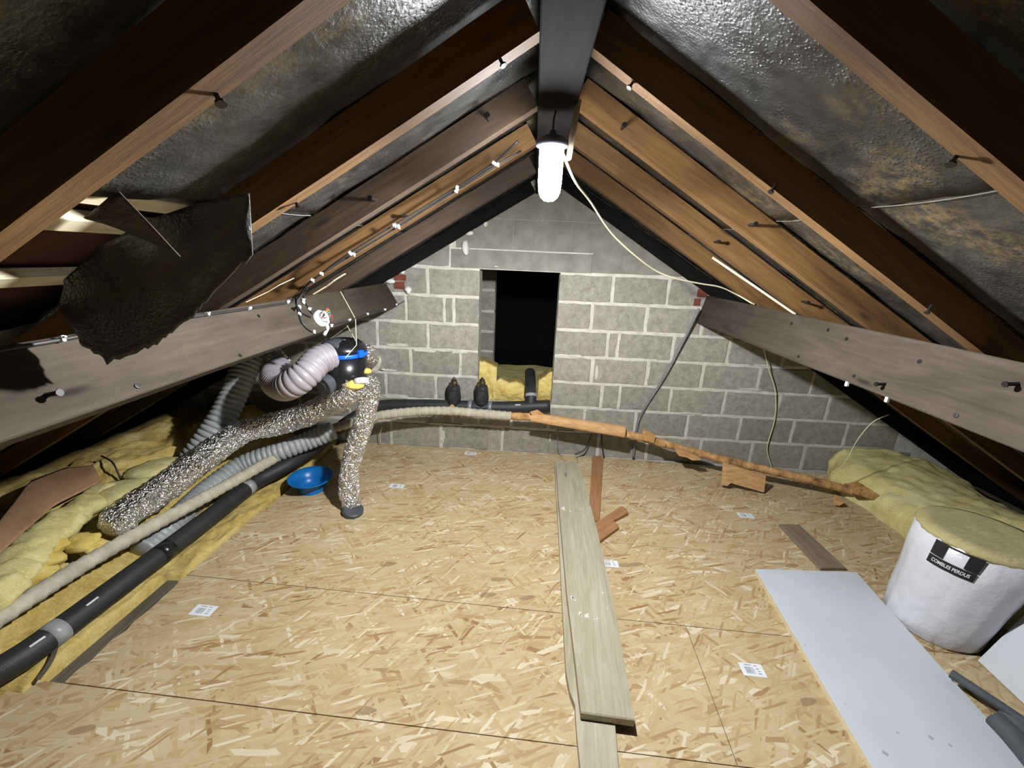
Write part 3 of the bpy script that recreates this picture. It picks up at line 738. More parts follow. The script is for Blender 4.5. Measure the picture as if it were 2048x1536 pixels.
# ------------------------------------------------------------------ lamp
lamp = empty('hanging_lamp', LAMP, 'glowing white lamp hanging on a lath under the ridge', 'lamp')
q = Vector((0.0, 0.0, 1.0))
MB().lathe([(0.004, -0.088), (0.016, -0.086), (0.028, -0.076), (0.035, -0.06), (0.038, -0.03), (0.039, 0.03), (0.039, 0.07), (0.03, 0.073)], LAMP, q, 24).build('diffuser', MAT['lamp'], lamp, True)
MB().lathe([(0.046, 0.072), (0.052, 0.074), (0.052, 0.09), (0.035, 0.1), (0.012, 0.108), (0.008, 0.12)], LAMP, q, 24).build('cap', MAT['greyplastic'], lamp, True)
sd = bpy.data.lights.new('lamp_beam', 'POINT'); sd.energy = DOWN_POWER; sd.shadow_soft_size = 0.035; sd.color = (0.96, 0.98, 1.0)
# batwing luminaire: most of the light goes down and sideways, little above the horizontal
sd.use_nodes = True; lt_ = sd.node_tree; em = lt_.nodes['Emission']
ge = lt_.nodes.new('ShaderNodeNewGeometry'); sx_ = lt_.nodes.new('ShaderNodeSeparateXYZ'); lt_.links.new(ge.outputs['Incoming'], sx_.inputs[0])
mr = lt_.nodes.new('ShaderNodeMapRange'); mr.inputs[1].default_value = -1; mr.inputs[2].default_value = 1; lt_.links.new(sx_.outputs[2], mr.inputs[0])
cr = lt_.nodes.new('ShaderNodeValToRGB'); el = cr.color_ramp.elements
for k_, (p_, v_) in enumerate(((0.0, .5), (0.15, .72), (0.33, 1.0), (0.44, .85), (0.52, .35), (0.6, .06), (1.0, .0))):
    q_ = el[k_] if k_ < 2 else el.new(p_)
    q_.position = p_
for q_, (p_, v_) in zip(sorted(el, key=lambda e: e.position), ((0.0, .5), (0.15, .72), (0.33, 1.0), (0.44, .85), (0.52, .35), (0.6, .06), (1.0, .0))): q_.position = p_; q_.color = (v_, v_, v_, 1)
lt_.links.new(mr.outputs[0], cr.inputs[0]); lt_.links.new(cr.outputs[0], em.inputs['Strength'])
so = bpy.data.objects.new('lamp_beam', sd); C.objects.link(so); so.parent = lamp; so.location = (0, 0, -0.10)
MB().tube([LAMP + Vector((0, 0, 0.115)), LAMP + Vector((0, 0.0, 0.15)), LAMP + Vector((0.005, 0.0, 0.175))], 0.003, 6).build('hook', MAT['nail'], lamp)
lath = MB(); lath.box((0, 0, 0), (0.17, 0.03, 0.012), None, 0.001)
o = lath.build('hanging_lath', MAT['greywood'], label='narrow pale lath fixed to the ridge beam beside the lamp', cat='lath')
o.location = LAMP + Vector((0.066, 0.03, 0.128)); o.rotation_euler = (0, R(-84), R(12))

# ------------------------------------------------------------------ torn felt hanging at the left
tf = empty('torn_felt', roof(t1, 0.95, 0.0, 'L'), 'torn black felt sheet hanging down over the left purlin', 'felt')
top = [(126, 560, .955), (205, 490, .96), (300, 438, .965), (400, 405, .975), (498, 386, 1.0)]
bot = [(150, 668, .955), (165, 690, .955), (187, 710, .955), (216, 723, .955), (250, 715, .96), (280, 703, .96), (307, 689, .965), (330, 676, .965), (351, 658, .97), (375, 642, .97), (390, 629, .975), (403, 611, .98), (430, 583, .985), (470, 540, .99), (505, 509, 1.0)]
def along(L, t):
    k = t * (len(L) - 1); i = min(int(k), len(L) - 2); f = k - i
    return tuple(L[i][j] + (L[i + 1][j] - L[i][j]) * f for j in range(3))
def flap(u, v):
    a = pY(*along(top, u)); b = pY(*along(bot, u)); p_ = a.lerp(b, v)
    p_ += Vector((0.0, -1.0, 0.0)) * (0.02 * math.sin(v * 3.1) + 0.008 * nz(p_, 7.0)) * math.sin(v * math.pi) * min(1.0, (1 - u) * 8)
    p_ += (Vector((0.012, 0, 0.02)) * nz((u * 26, 3, 0), 1.0) + Vector((0, 0, 0.008)) * nz((u * 70, 7, 0), 1.0)) * max(0.0, v - 0.7) / 0.3
    return p_
MB().grid(flap, 42, 20, 0.0025, (0, 1, 0)).build('felt_sheet', MAT['felt'], tf, True)
ctop = [(172, 432, .86), (205, 405, .86), (234, 379, .86)]; cbot = [(210, 447, .865), (265, 470, .87), (320, 493, .875), (360, 513, .88)]
def curl(u, v):
    a = pY(*along(ctop, u)); b = pY(*along(cbot, u)); p_ = a.lerp(b, v); return p_ + Vector((0, -0.02, 0)) * math.sin(v * math.pi) * (1 - u)
MB().grid(curl, 10, 10, 0.0025, (0, 1, 0)).build('felt_curl', MAT['felt'], tf, True)
MB().tube([pY(234, 379, .858), pY(300, 448, .864), pY(360, 513, .878)], 0.0012, 5).build('torn_edge', MAT['feltedge'], tf)
MB().tube([pY(498, 390, .998), pY(501, 450, .998), pY(505, 508, .998)], 0.001, 5).build('torn_edge', MAT['feltedge'], tf)

# ------------------------------------------------------------------ insulation
def roof_low(x): return min(2.16 + SL * x, 2.294 - SL * x)
def sm(t): t = max(0.0, min(1.0, t)); return t * t * (3 - 2 * t)
def bankL(x, y):
    t = sm((-1.98 - x) / 0.5)
    z = 0.012 + 0.29 * t - 0.05 * sm((-2.5 - x) / 0.6)
    z += (0.03 + 0.05 * t) * nz((x, y, 0.3), 4.2) + 0.022 * nz((x, y, 1.3), 11.0) + 0.012 * nz((x, y, 4.3), 26.0)
    xe = -1.955 if y < 1.10 else (-1.85 if y < 1.71 else -1.742 + 0.03 * (y - 1.7))
    z -= 0.10 * sm((x - xe + 0.012 + 0.012 * nz((y * 14, 2, 0), 1.0)) / 0.016)
    return max(-0.11, min(z, roof_low(x) - 0.03))
MB().grid(lambda u, v: Vector((-3.45 + (u ** 0.7) * 1.78, -0.6 + v * 4.03, bankL(-3.45 + (u ** 0.7) * 1.78, -0.6 + v * 4.03))), 130, 220, 0.05, (0, 0, -1)).build(
    'glass_wool', MAT['wool'], smooth=True, label='yellow glass wool laid between the pipes and the left eaves', cat='insulation', kind='stuff')
# kraft faced batt lying on the bank, far left
def kraftbatt(u, v):
    ax = [(-0.25, 1040), (60, 962), (130, 936), (186, 930)]; bx = [(-60, 1160), (40, 1070), (110, 1010), (202, 962)]
    k = v * 3; i = min(2, int(k)); f = k - i
    a = Vector(ax[i]).lerp(Vector(ax[i + 1]), f); b = Vector(bx[i]).lerp(Vector(bx[i + 1]), f)
    q_ = a.lerp(b, u); p_ = pz(q_.x, q_.y, 0.40 - 0.03 * u); p_.z += 0.012 * math.sin(u * 3.0) + 0.006 * nz(p_, 5.0)
    return p_
kb = empty('insulation_batt', pz(60, 1010, 0.33), 'insulation batt with brown kraft paper face at the far left', 'insulation')
MB().grid(kraftbatt, 16, 20, 0.006, (0, 0, -1)).build('paper_face', MAT['kraft'], kb, True)
mb = MB()
for i, (px, py, z_, r_) in enumerate(((205, 985, .3, .07), (175, 1010, .3, .08), (140, 1035, .3, .085), (105, 1060, .29, .085), (75, 1085, .28, .085), (45, 1115, .27, .085), (15, 1150, .26, .085), (-20, 1190, .26, .09))):
    mb.blob(pz(px, py, z_), r_, i, 0.35, 3, (1.2, 1.1, 0.62))
mb.build('wool_edge', MAT['wool_pale'], kb, True)
# loose yellow tufts
def tuft(name, spots, mat, label):
    e = empty(name, pz(*spots[0][:3]), label, 'insulation'); mb = MB()
    for i, (px, py, z_, r_, fl_) in enumerate(spots): mb.blob(pz(px, py, z_), r_, i + len(label), 0.45, 3, fl_)
    mb.build('wool', mat, e, True); return e
tuft('insulation_tuft', [(95, 1095, .25, .075, (1.3, 1, .5)), (75, 1125, .23, .08, (1.2, 1.1, .5)), (50, 1150, .22, .08, (1.2, 1.2, .5))], MAT['wool_bright'], 'bright golden wool tuft curling beside the beige pipe')
tuft('insulation_tuft', [(165, 1085, .24, .06, (1.2, 1.0, .6)), (185, 1095, .22, .05, (1.1, 1.0, .6))], MAT['wool_bright'], 'lemon yellow wool pad at the open end of the long foil duct')
tuft('insulation_tuft', [(300, 945, .3, .09, (1.6, 1.3, .4)), (250, 985, .3, .1, (1.5, 1.4, .45)), (330, 930, .3, .08, (1.3, 1.4, .4))], MAT['wool_pale'], 'pale wool hump between the kraft batt and the long foil duct')
# right-hand bank of rolled wool
def bankR(u, v):
    y = 1.55 + 1.86 * v; a = -math.pi * 0.5 + math.pi * u   # cross-section arc
    fr = sm(v * 1.0); cx = 2.98 - 0.02 * math.sin(v * 5); w = 0.46 + 0.05 * math.sin(v * 7 + 1); h = 0.30 + 0.06 * math.sin(v * 6.0 + 0.5)
    if v > 0.86: h *= 1.0 - 0.2 * sm((v - 0.86) / 0.14); w *= 1 - 0.3 * sm((v - 0.86) / 0.14)
    x = cx + w * math.sin(a); z = 0.0 + h * max(0.0, math.cos(a)) ** 0.6
    p_ = Vector((x, y, z)); d = 0.03 * nz(p_, 5.0, 2) + 0.016 * nz(p_, 14.0, 5) + 0.006 * nz(p_, 34.0, 5)
    p_ += Vector((math.sin(a), 0, math.cos(a))) * d; p_.z = max(0.001, min(p_.z, roof_low(p_.x) - 0.02)); return p_
mb = MB().grid(bankR, 60, 90)
st = 91; mb.f.append([i * st for i in range(61)][::-1]); mb.m.append(0); mb.f.append([i * st + 90 for i in range(61)]); mb.m.append(0)
mb.build('insulation_roll_bank', MAT['wool_pale'], smooth=True, label='yellow glass wool quilt lying along the right eaves', cat='insulation')

# ------------------------------------------------------------------ pipes at the left
def lagged(name, pts, r, mat, parent, n=160, pitch=0.0, amp=0.0, seg=18, seed=0):
    P = spline(pts, n)
    f = (lambda a, t: r * (1 + amp * ((a / pitch) % 1.0 - 0.5) + 0.03 * nz((a * 9, seed, 0), 1.0))) if pitch else r
    return MB().tube(P, f, seg).build(name, mat, parent, True), P
bp = [pz(-60, 1372, .085), pz(50, 1310, .085), pz(200, 1200, .085), pz(400, 1050, .09), pz(510, 965, .10), pz(575, 930, .14), pY(650, 880, 3.05), pY(705, 838, 3.24), pY(760, 813, 3.35), pY(840, 811, 3.37), pY(905, 812, 3.37), pY(1000, 815, 3.37), pY(1100, 812, 3.38)]
bpe = empty('black_pipe', bp[2], 'thick black foam lagged pipe from near left to the gable opening', 'pipe')
_, P = lagged('pipe_lagging', bp, 0.053, MAT['blackfoam'], bpe, 120)
def near(P, q): return min(range(len(P)), key=lambda i: (P[i] - q).length)
def band(P, q, w, r, name, mat, par):
    i = near(P, q); d = (P[min(i + 1, len(P) - 1)] - P[max(0, i - 1)]).normalized()
    MB().tube([P[i] - d * w / 2, P[i] + d * w / 2], r, 20).build(name, mat, par, True)
band(P, pz(100, 1272, .085), 0.055, 0.0545, 'tape_band', MAT['tape'], bpe); band(P, pz(497, 972, .10), 0.05, 0.0545, 'tape_band', MAT['tape'], bpe)
band(P, pz(330, 1100, .09), 0.07, 0.0542, 'tape_band', MAT['blackplastic'], bpe)
band(P, pY(937, 812, 3.37), 0.035, 0.055, 'pipe_clamp', MAT['steelgrey'], bpe); band(P, pY(981, 814, 3.37), 0.035, 0.055, 'pipe_clamp', MAT['steelgrey'], bpe)
def mark(q, r, L, par, mat='whiteprint', w=0.008, n=None):
    i = near(P, q); d = (P[i + 1] - P[i - 1]).normalized(); to = (CAM - P[i]); to = (to - d * to.dot(d)).normalized()
    to = (to + Vector((0, 0, 0.5))).normalized(); to = (to - d * to.dot(d)).normalized()
    c = P[i] + to * (r + 0.0006); q_ = Matrix((d, to.cross(d), to)).transposed()
    MB().box(c, (L, w, 0.001), q_).build('print_mark', MAT[mat], par)
mark(pz(55, 1300, .085), 0.053, 0.05, bpe); mark(pz(165, 1215, .085), 0.053, 0.05, bpe); mark(pY(1034, 815, 3.37), 0.053, 0.045, bpe)
# loose grey tape tail
a = pz(112, 1300, .03); MB().grid(lambda u, v: a + Vector((0.012 * math.sin(u * 3) + v * 0.02, -0.02 * u, 0.02 - 0.028 * u + 0.004)) + Vector((0.05, -0.1, 0)) * u, 8, 2, 0.001, (0, 0, 1)).build('tape_tail', MAT['joist'], bpe)
# tee rising into the opening, second lagged stub
tee = MB(); tee.tube(spline([pY(1062, 815, 3.38), pY(1062, 790, 3.42), pY(1061, 765, 3.55), pY(1060, 745, 3.72)], 16), 0.047, 16)
tee.build('pipe_tee', MAT['blackfoam'], bpe, True)
MB().tube([pY(1062, 794, 3.41), pY(1062, 788, 3.425)], 0.05, 18).build('pipe_clamp', MAT['tape'], bpe, True)
# two lagged valves standing on the black pipe
for k, (px, lab) in enumerate(((908, 'black lagged valve on the wall pipe, farther from the opening'), (963, 'black lagged valve on the wall pipe, at the opening edge'))):
    b = pY(px, 812, 3.345); e = empty('valve', b, lab, 'valve')
    MB().lathe([(0.045, -0.01), (0.054, 0.0), (0.056, 0.05), (0.054, 0.11), (0.056, 0.13), (0.05, 0.15), (0.03, 0.156)], b + Vector((0, 0, 0.03)), (0.0, 0.0, 1), 12, lambda a, z: 0.005 * math.sin(3 * a + z * 30)).build('lagging_jacket', MAT['blackfoam'], e)
    MB().lathe([(0.03, 0.15), (0.03, 0.19), (0.024, 0.2), (0.024, 0.215), (0.012, 0.22), (0.008, 0.235)], b + Vector((0, 0, 0.02)), (0, 0, 1), 8).build('valve_head', MAT['brass'], e)
    MB().box(b + Vector((-0.025, -0.02, 0.195)), (0.03, 0.03, 0.035), None, 0.004).build('valve_spindle', MAT['brass'], e)
    if k == 0: MB().blob(b + Vector((-0.005, -0.06, -0.0)), 0.03, 4, 0.3, 2, (1, 1, 1.2)).build('ochre_wrap', MAT['copper'], e, True)

# beige taped pipe running on as brown stained pipe to the right
bg = [pz(-70, 1285, .2), pz(0, 1235, .2), pz(200, 1110, .2), pz(400, 1000, .2), pz(490, 950, .2), pz(570, 905, .22), pY(640, 866, 2.98), pY(700, 847, 3.06), pY(760, 831, 3.12), pY(830, 823, 3.18), pY(900, 822, 3.21), pY(960, 827, 3.22), pY(1022, 832, 3.23)]
br = [bg[-1], pY(1080, 835, 3.23), pY(1150, 845, 3.24), pY(1250, 867, 3.24), pY(1320, 885, 3.22), pz(1400, 907, .21), pz(1500, 932, .175), pz(1600, 955, .14), pz(1690, 978, .10), pz(1755, 997, .07)]
lg = empty('lagged_pipe', bg[2], 'beige taped pipe that turns brown and sags along the gable to the right', 'pipe')
lagged('beige_lagging', bg, 0.036, MAT['beigelag'], lg, 520, 0.05, 0.17)
_, PB = lagged('brown_lagging', br, 0.031, MAT['brownlag'], lg, 220, 0.09, 0.14, 14, 3)
# fibreboard casing riding on the brown pipe
def along_dir(P, i): return (P[min(i + 1, len(P) - 1)] - P[max(0, i - 1)]).normalized()
a = pY(1062, 832, 3.185); b = pY(1248, 862, 3.185); d = (b - a)
mb = MB(); sec = []
for k in range(13):
    t = k / 12; an = R(-25 + 150 * t); sec.append((math.cos(an), math.sin(an)))
n_ = Vector((0, -1, 0)); u_ = d.normalized().cross(n_).normalized(); u_ = u_ if u_.z > 0 else -u_
def casing(u, v):
    k = int(round(v * 12)); c, s_ = sec[k]; rr = 0.042 + 0.012 * u
    return a + d * u + n_ * (c * rr) + u_ * (s_ * rr - 0.012)
mb.grid(casing, 24, 12, 0.006, (0, 0.6, -0.6)); mb.build('board_casing', MAT['card'], lg)
def scrap(name, pts, mat, par, th=0.006, Ys=None):
    P_ = [pY(x, y, Y) for (x, y, Y) in pts]; MB().prism(P_, (0, 1, 0), 0, th).build(name, mat, par)
scrap('wrap_scrap', [(1286, 858, 3.18), (1312, 870, 3.18), (1308, 886, 3.18), (1284, 880, 3.18)], MAT['copper'], lg)
scrap('wrap_scrap', [(1316, 885, 3.17), (1332, 888, 3.17), (1330, 893, 3.17), (1314, 891, 3.17)], MAT['copper'], lg)
scrap('wrap_scrap', [(1354, 897, 3.12), (1398, 914, 3.1), (1402, 920, 3.1), (1385, 921, 3.1), (1374, 915, 3.12), (1358, 912, 3.12), (1352, 904, 3.12)], MAT['card'], lg, 0.03)
scrap('board_scrap', [(1448, 926, 3.0), (1532, 952, 2.97), (1528, 985, 2.95), (1462, 966, 2.98), (1455, 972, 2.98), (1443, 970, 3.0)], MAT['card'], lg, 0.02)
scrap('wrap_scrap', [(1690, 970, 2.84), (1720, 966, 2.82), (1758, 990, 2.8), (1748, 1000, 2.8), (1700, 985, 2.82)], MAT['brownlag'], lg, 0.02)
scrap('wrap_scrap', [(1672, 990, 2.84), (1690, 1005, 2.82), (1678, 1012, 2.82), (1668, 1008, 2.83)], MAT['card'], lg, 0.01)
scrap('wrap_scrap', [(1060, 824, 3.17), (1075, 820, 3.17), (1088, 829, 3.17), (1070, 838, 3.17)], MAT['brownlag'], lg, 0.01)
scrap('wrap_scrap', [(1063, 838, 3.2), (1068, 848, 3.2), (1082, 846, 3.2), (1090, 838, 3.2)], MAT['copper'], lg, 0.01)

# ------------------------------------------------------------------ hoses, ducts, fan unit
def hose(name, pts, r, mat, label, pitch=0.03, amp=0.09, group=None):
    P_ = spline(pts, 4000 if False else max(60, int(plen([Vector(q) for q in pts]) * 1.05 / pitch * 8)))
    f = lambda a, t: r * (1 + amp * (abs(math.sin(math.pi * a / pitch)) ** 0.5 - 0.6))
    e = empty(name, P_[0], label, 'hose', group)
    MB().tube(P_, f, 26).build('corrugated_wall', mat, e, True); return e, P_
def duct(name, pts, r, label, seed):
    L = plen([Vector(q) for q in pts]) * 1.05; P_ = spline(pts, int(L / 0.007))
    e = empty(name, P_[0], label, 'duct')
    def f(a, t): return r * (1 + 0.03 * math.sin(2 * math.pi * a / 0.04 + 2.0 * nz((a * 6, seed, 0), 1.0)) + 0.09 * nz((a * 7, seed, 3), 1.0)) * (0.45 + 0.55 * min(1.0, (a / 0.06) ** 0.5))
    def jit(a, an): return r * (0.09 * nz((math.cos(an) * 1.8 + seed, math.sin(an) * 1.8, a * 26), 1.0) + 0.07 * nz((math.cos(an) * 4.5, math.sin(an) * 4.5 + seed, a * 48), 1.0))
    MB().tube(P_, f, 36, True, jit).build('foil_skin', MAT['foil'], e); return e, P_
d1, P1 = duct('foil_duct', [pz(212, 1060, .27), pz(270, 1015, .30), pz(340, 968, .35), pY(395, 925, 2.18), pY(450, 885, 2.40), pY(490, 862, 2.52), pY(540, 850, 2.6), pY(600, 835, 2.62), pY(650, 812, 2.58), pY(690, 790, 2.5), pY(714, 770, 2.47)], 0.08, 'long crumpled foil duct lying from the fan down to the left insulation', 1.0)
MB().blob(pY(708, 770, 2.44), 1, 3, 0.3, 3, (0.06, 0.05, 0.025)).build('wool_lining', MAT['wool_bright'], d1, True)
d2, P2 = duct('foil_duct', [pY(738, 752, 2.58), pY(740, 775, 2.56), pY(736, 810, 2.54), pY(726, 850, 2.52), pY(712, 890, 2.5), pY(700, 940, 2.47), pY(699, 985, 2.44), pY(705, 1012, 2.42)], 0.064, 'short foil duct hanging from the fan down to the floor', 4.0)
c = pz(706, 1024, .012); MB().lathe([(0.062, -0.008), (0.066, -0.006), (0.066, 0.022), (0.058, 0.026)], c, (0.2, -0.15, 1), 28).build('end_collar', MAT['greyplastic'], d2)
MB().blob(pY(734, 742, 2.56), 1, 5, 0.3, 2, (0.03, 0.03, 0.02)).build('wool_lining', MAT['wool_bright'], d2, True)
FC = pY(687, 709, 2.55)
d3, P3 = duct('foil_duct', [FC + Vector((0.08, 0.05, 0.02)), pY(732, 707, 2.72), pY(741, 712, 2.95), pY(741, 720, 3.2), pY(740, 722, YW + 0.03)], 0.058, 'foil duct elbow passing from the fan through the gable', 8.0)
c = pY(740, 722, YW)
mb = MB(); mb.lathe([(0.105, 0.0), (0.1, 0.012), (0.075, 0.016), (0.06, 0.01)], c, (0, -1, 0), 26, lambda a, z: 0.012 * nz((math.cos(a) * 2, math.sin(a) * 2, 1), 1.0)); mb.build('mortar_ring', MAT['mortar'], wall, True)
fan = empty('fan_unit', FC, 'black domed ventilation fan with blue band hung from the left purlin', 'ventilation fan')
MB().lathe([(0.108, -0.21), (0.125, -0.2), (0.134, -0.15), (0.141, 0.0)], FC, (0, 0, 1), 36).build('body', MAT['blackplastic'], fan, True)
MB().lathe([(0.146, 0.0), (0.148, 0.003), (0.148, 0.022), (0.145, 0.025)], FC, (0, 0, 1), 36).build('blue_band', MAT['bluetape'], fan, True); fan_band = C.objects[-1]
MB().lathe([(0.145, 0.026), (0.142, 0.046), (0.128, 0.072), (0.102, 0.09), (0.064, 0.101), (0.02, 0.105)], FC, (0, 0, 1), 36).build('dome_lid', MAT['blackplastic'], fan, True); fan_lid = C.objects[-1]
MB().box(FC + Vector((0.135, -0.06, 0.025)), (0.03, 0.04, 0.045), Matrix.Rotation(-0.4, 3, 'Z'), 0.004).build('band_buckle', MAT['bluetape'], fan_band)
for k in range(4): MB().box(FC + Vector((-0.02 + 0.018 * k, -0.06 + 0.005 * k, 0.0985)), (0.012, 0.03, 0.002), Matrix.Rotation(0.4, 3, 'Z') @ Matrix.Rotation(0.3, 3, 'X')).build('lid_mark', MAT['whiteprint'], fan_lid)
pa = pY(663, 712, 2.46); dirC = (pY(635, 722, 2.36) - pa).normalized()
MB().lathe([(0.094, -0.08), (0.098, -0.06), (0.098, 0.0), (0.09, 0.012)], pa, dirC, 28).build('port_collar', MAT['greyplastic'], fan, True)
pc = pY(653, 768, 2.42); dc = Vector((-0.35, -0.85, -0.25))
MB().lathe([(0.06, -0.14), (0.06, 0.0), (0.068, 0.004), (0.068, 0.028), (0.064, 0.034), (0.03, 0.0345), (0.028, 0.037), (0.004, 0.037)], pc, dc, 28).build('port_cap', MAT['greyplastic'], fan)
MB().lathe([(0.045, 0.0), (0.045, 0.03), (0.03, 0.034)], pY(722, 758, 2.46), (0.2, -0.4, -0.8), 16).build('white_port', MAT['clip'], fan, True)
MB().lathe([(0.055, -0.03), (0.062, 0.0), (0.062, 0.07)], FC + Vector((-0.015, -0.02, -0.2)), (0.15, -0.2, -1), 20).build('lower_port', MAT['blackplastic'], fan, True)
hC, PC = hose('flexible_hose', [pa + dirC * 0.0, pY(636, 722, 2.38), pY(615, 745, 2.30), pY(590, 765, 2.27), pY(568, 774, 2.32), pY(551, 764, 2.42), pY(551, 748, 2.55), pY(560, 738, 2.7)], 0.082, MAT['lilachose'], 'lilac grey flexible hose curving out of the black fan', 0.029, 0.14)
hA, PA = hose('flexible_hose', [pY(505, 690, 2.95), pY(490, 735, 2.85), pY(470, 785, 2.72), pY(445, 835, 2.60), pY(412, 885, 2.5), pY(375, 935, 2.42), pY(345, 975, 2.36)], 0.082, MAT['greyhose'], 'straight grey flexible hose dropping from the left purlin to the insulation', 0.036, 0.22)
hB, PBh = hose('flexible_hose', [pz(668, 860, .36), pz(620, 880, .30), pz(575, 897, .26), pz(530, 913, .215), pz(480, 933, .165), pz(425, 972, .11), pz(370, 1022, .075), pz(325, 1068, .06), pz(285, 1105, .05)], 0.066, MAT['greyhose'], 'sagging grey flexible hose lying under the long foil duct', 0.036, 0.2)
# glimpse of foil behind the purlin
d4, P4 = duct('foil_duct', [pY(572, 738, 2.74), pY(556, 722, 2.9), pY(545, 708, 3.05)], 0.066, 'foil duct stub glinting behind the lilac hose', 11.0)
# hanging cords from purlin to fan
def cable(name, pts, r, mat, label, cat='cable', n=60, group=None):
    P_ = spline(pts, n); e = empty(name, P_[0], label, cat, group); MB().tube(P_, r, 8).build('sheath', mat, e, True); return e, P_
MB().tube([onL(681, 583, .004), onL(711, 638, .006), pY(713, 690, 2.47), FC + Vector((0.07, -0.132, 0.012))], 0.0025, 6).build('hanging_cord', MAT['whitecord'], fan)
MB().tube([pY(694, 651, 2.6), FC + Vector((0.13, -0.04, 0.05))], 0.0022, 6).build('hanging_cord', MAT['whitecord'], fan)
MB().tube([pY(660, 678, 2.7), pY(698, 651, 2.62)], 0.002, 6).build('hanging_cord', MAT['whitecord'], fan)

# ------------------------------------------------------------------ blue bowl
bc = pz(624, 979, 0.0)
bowl = empty('bowl', bc, 'blue plastic bowl on the boards beside the short foil duct', 'bowl')
MB().lathe([(0.085, 0.0), (0.088, 0.008), (0.082, 0.012), (0.088, 0.045), (0.105, 0.075), (0.128, 0.095), (0.15, 0.103), (0.153, 0.107), (0.148, 0.109), (0.125, 0.1), (0.1, 0.08), (0.083, 0.05), (0.07, 0.016), (0.02, 0.014)], bc, (0.02, -0.03, 1), 40).build('basin', MAT['bowl'], bowl, True)

# ------------------------------------------------------------------ junction box and cables on the left purlin
jb = onL(637, 640, 0.0)
jn = empty('junction_box', jb, 'round white open junction box with coloured wires on the left purlin', 'junction box')
MB().lathe([(0.042, 0.0), (0.044, 0.004), (0.044, 0.03), (0.04, 0.033), (0.036, 0.033), (0.036, 0.006), (0.01, 0.005)], jb, fnL, 22).build('box', MAT['clip'], jn, True)
MB().tube(spline([jb + fnL * .03 + Vector((0, .01, .03)), jb + fnL * .06 + Vector((0, -.01, .0)), jb + fnL * .05 + Vector((0, .02, -.035)), jb + fnL * .035 + Vector((0, .05, -.03))], 20), 0.006, 8).build('white_flex', MAT['clip'], jn, True)
for (mt, dx, dz) in (('red', .03, .035), ('bluewire', .045, .012), ('yg', .04, .025), ('red', .06, -.01)):
    MB().tube(spline([jb + fnL * .02, jb + fnL * .05 + Vector((0, dx * .6, dz)), jb + fnL * .045 + Vector((0, dx * 1.3, dz * .8)), jb + fnL * .03 + Vector((0, dx * 1.5, dz - .03))], 14), 0.0022, 6).build('wire', MAT[mt], jn, True)
MB().tube(spline([jb + fnL * .025 + Vector((0, .015, -.03)), jb + fnL * .035 + Vector((0, .03, -.06)), jb + fnL * .01 + Vector((0, .03, -.09))], 10), 0.01, 10).build('connector_sleeve', MAT['clip'], jn, True)
def clips(par, pts, nrm):
    for c in pts:
        mb = MB(); mb.box(c, (0.016, 0.009, 0.012), Matrix.Rotation(random.uniform(0, 3), 3, 'Y'), 0.002); mb.tube([Vector(c), Vector(c) + Vector(nrm) * 0.012], 0.003, 6)
        mb.build('cable_clip', MAT['clip'], par)
nL = Vector((NX, 0, -NZ))
ra = [(1035, 283), (988, 326), (914, 375), (789, 450), (700, 506), (643, 547), (610, 575), (592, 596)]
rb = [(1042, 302), (995, 329), (912, 381), (797, 453), (707, 508), (625, 560), (612, 580), (600, 600)]
def onrp(q, lift=0.006): return rp(q[0], q[1], 'L', -lift)
c1, _ = cable('cable', [onrp(q) for q in ra[:-1]] + [onL(596, 598, .012), onL(596, 612, .008), onL(606, 626, .008), onL(622, 634, .01)], 0.0045, MAT['blackcable'], 'black cable down the fourth left rafter into the junction box')
clips(c1, [onrp(q, .012) for q in ra[1:6]] + [onL(599, 613, .012), onL(607, 604, .012)], nL)
c2, _ = cable('cable', [onrp(q) for q in rb[:-1]] + [onL(594, 604, .012), onL(599, 628, .008), onL(604, 645, .008), onL(618, 660, .008), onL(628, 664, .008)], 0.0045, MAT['blackcable'], 'black cable down the fourth left rafter ending under the junction box')
clips(c2, [onrp(q, .012) for q in rb[1:6]] + [onL(599, 627, .012), onL(628, 663, .012)], nL)
c3, _ = cable('cable', [onL(-40, 707, .006), onL(60, 690, .006), onL(125, 679, .006), onL(250, 655, .006), onL(415, 629, .006), onL(500, 617, .006), onL(577, 605, .006), onL(588, 598, .006)], 0.0055, MAT['blackcable'], 'dark cable clipped along the top edge of the left purlin')
clips(c3, [onL(q[0], q[1], .012) for q in ((125, 677), (415, 628), (499, 617), (576, 604))], fnL)
c4, _ = cable('cable', [onL(655, 655, .006), onL(664, 650, .006), onL(699, 641, .006), onL(736, 627, .006), onL(752, 621, .006), onL(770, 622, .006), onL(794, 610, .006), pY(809, 602, YW - .01)], 0.004, MAT['blackcable'], 'short black cable from the junction box to the gable')
clips(c4, [onL(q[0], q[1], .01) for q in ((663, 651), (699, 640), (735, 628), (770, 619), (793, 609))], fnL)
c5, _ = cable('cable', [onL(607, 590, .01), onL(612, 606, .008), onL(619, 618, .008), onL(626, 628, .01)], 0.0035, MAT['blackcable'], 'short black cable looping into the top of the junction box')
clips(c5, [onL(607, 600, .012), onL(619, 618, .012)], fnL)
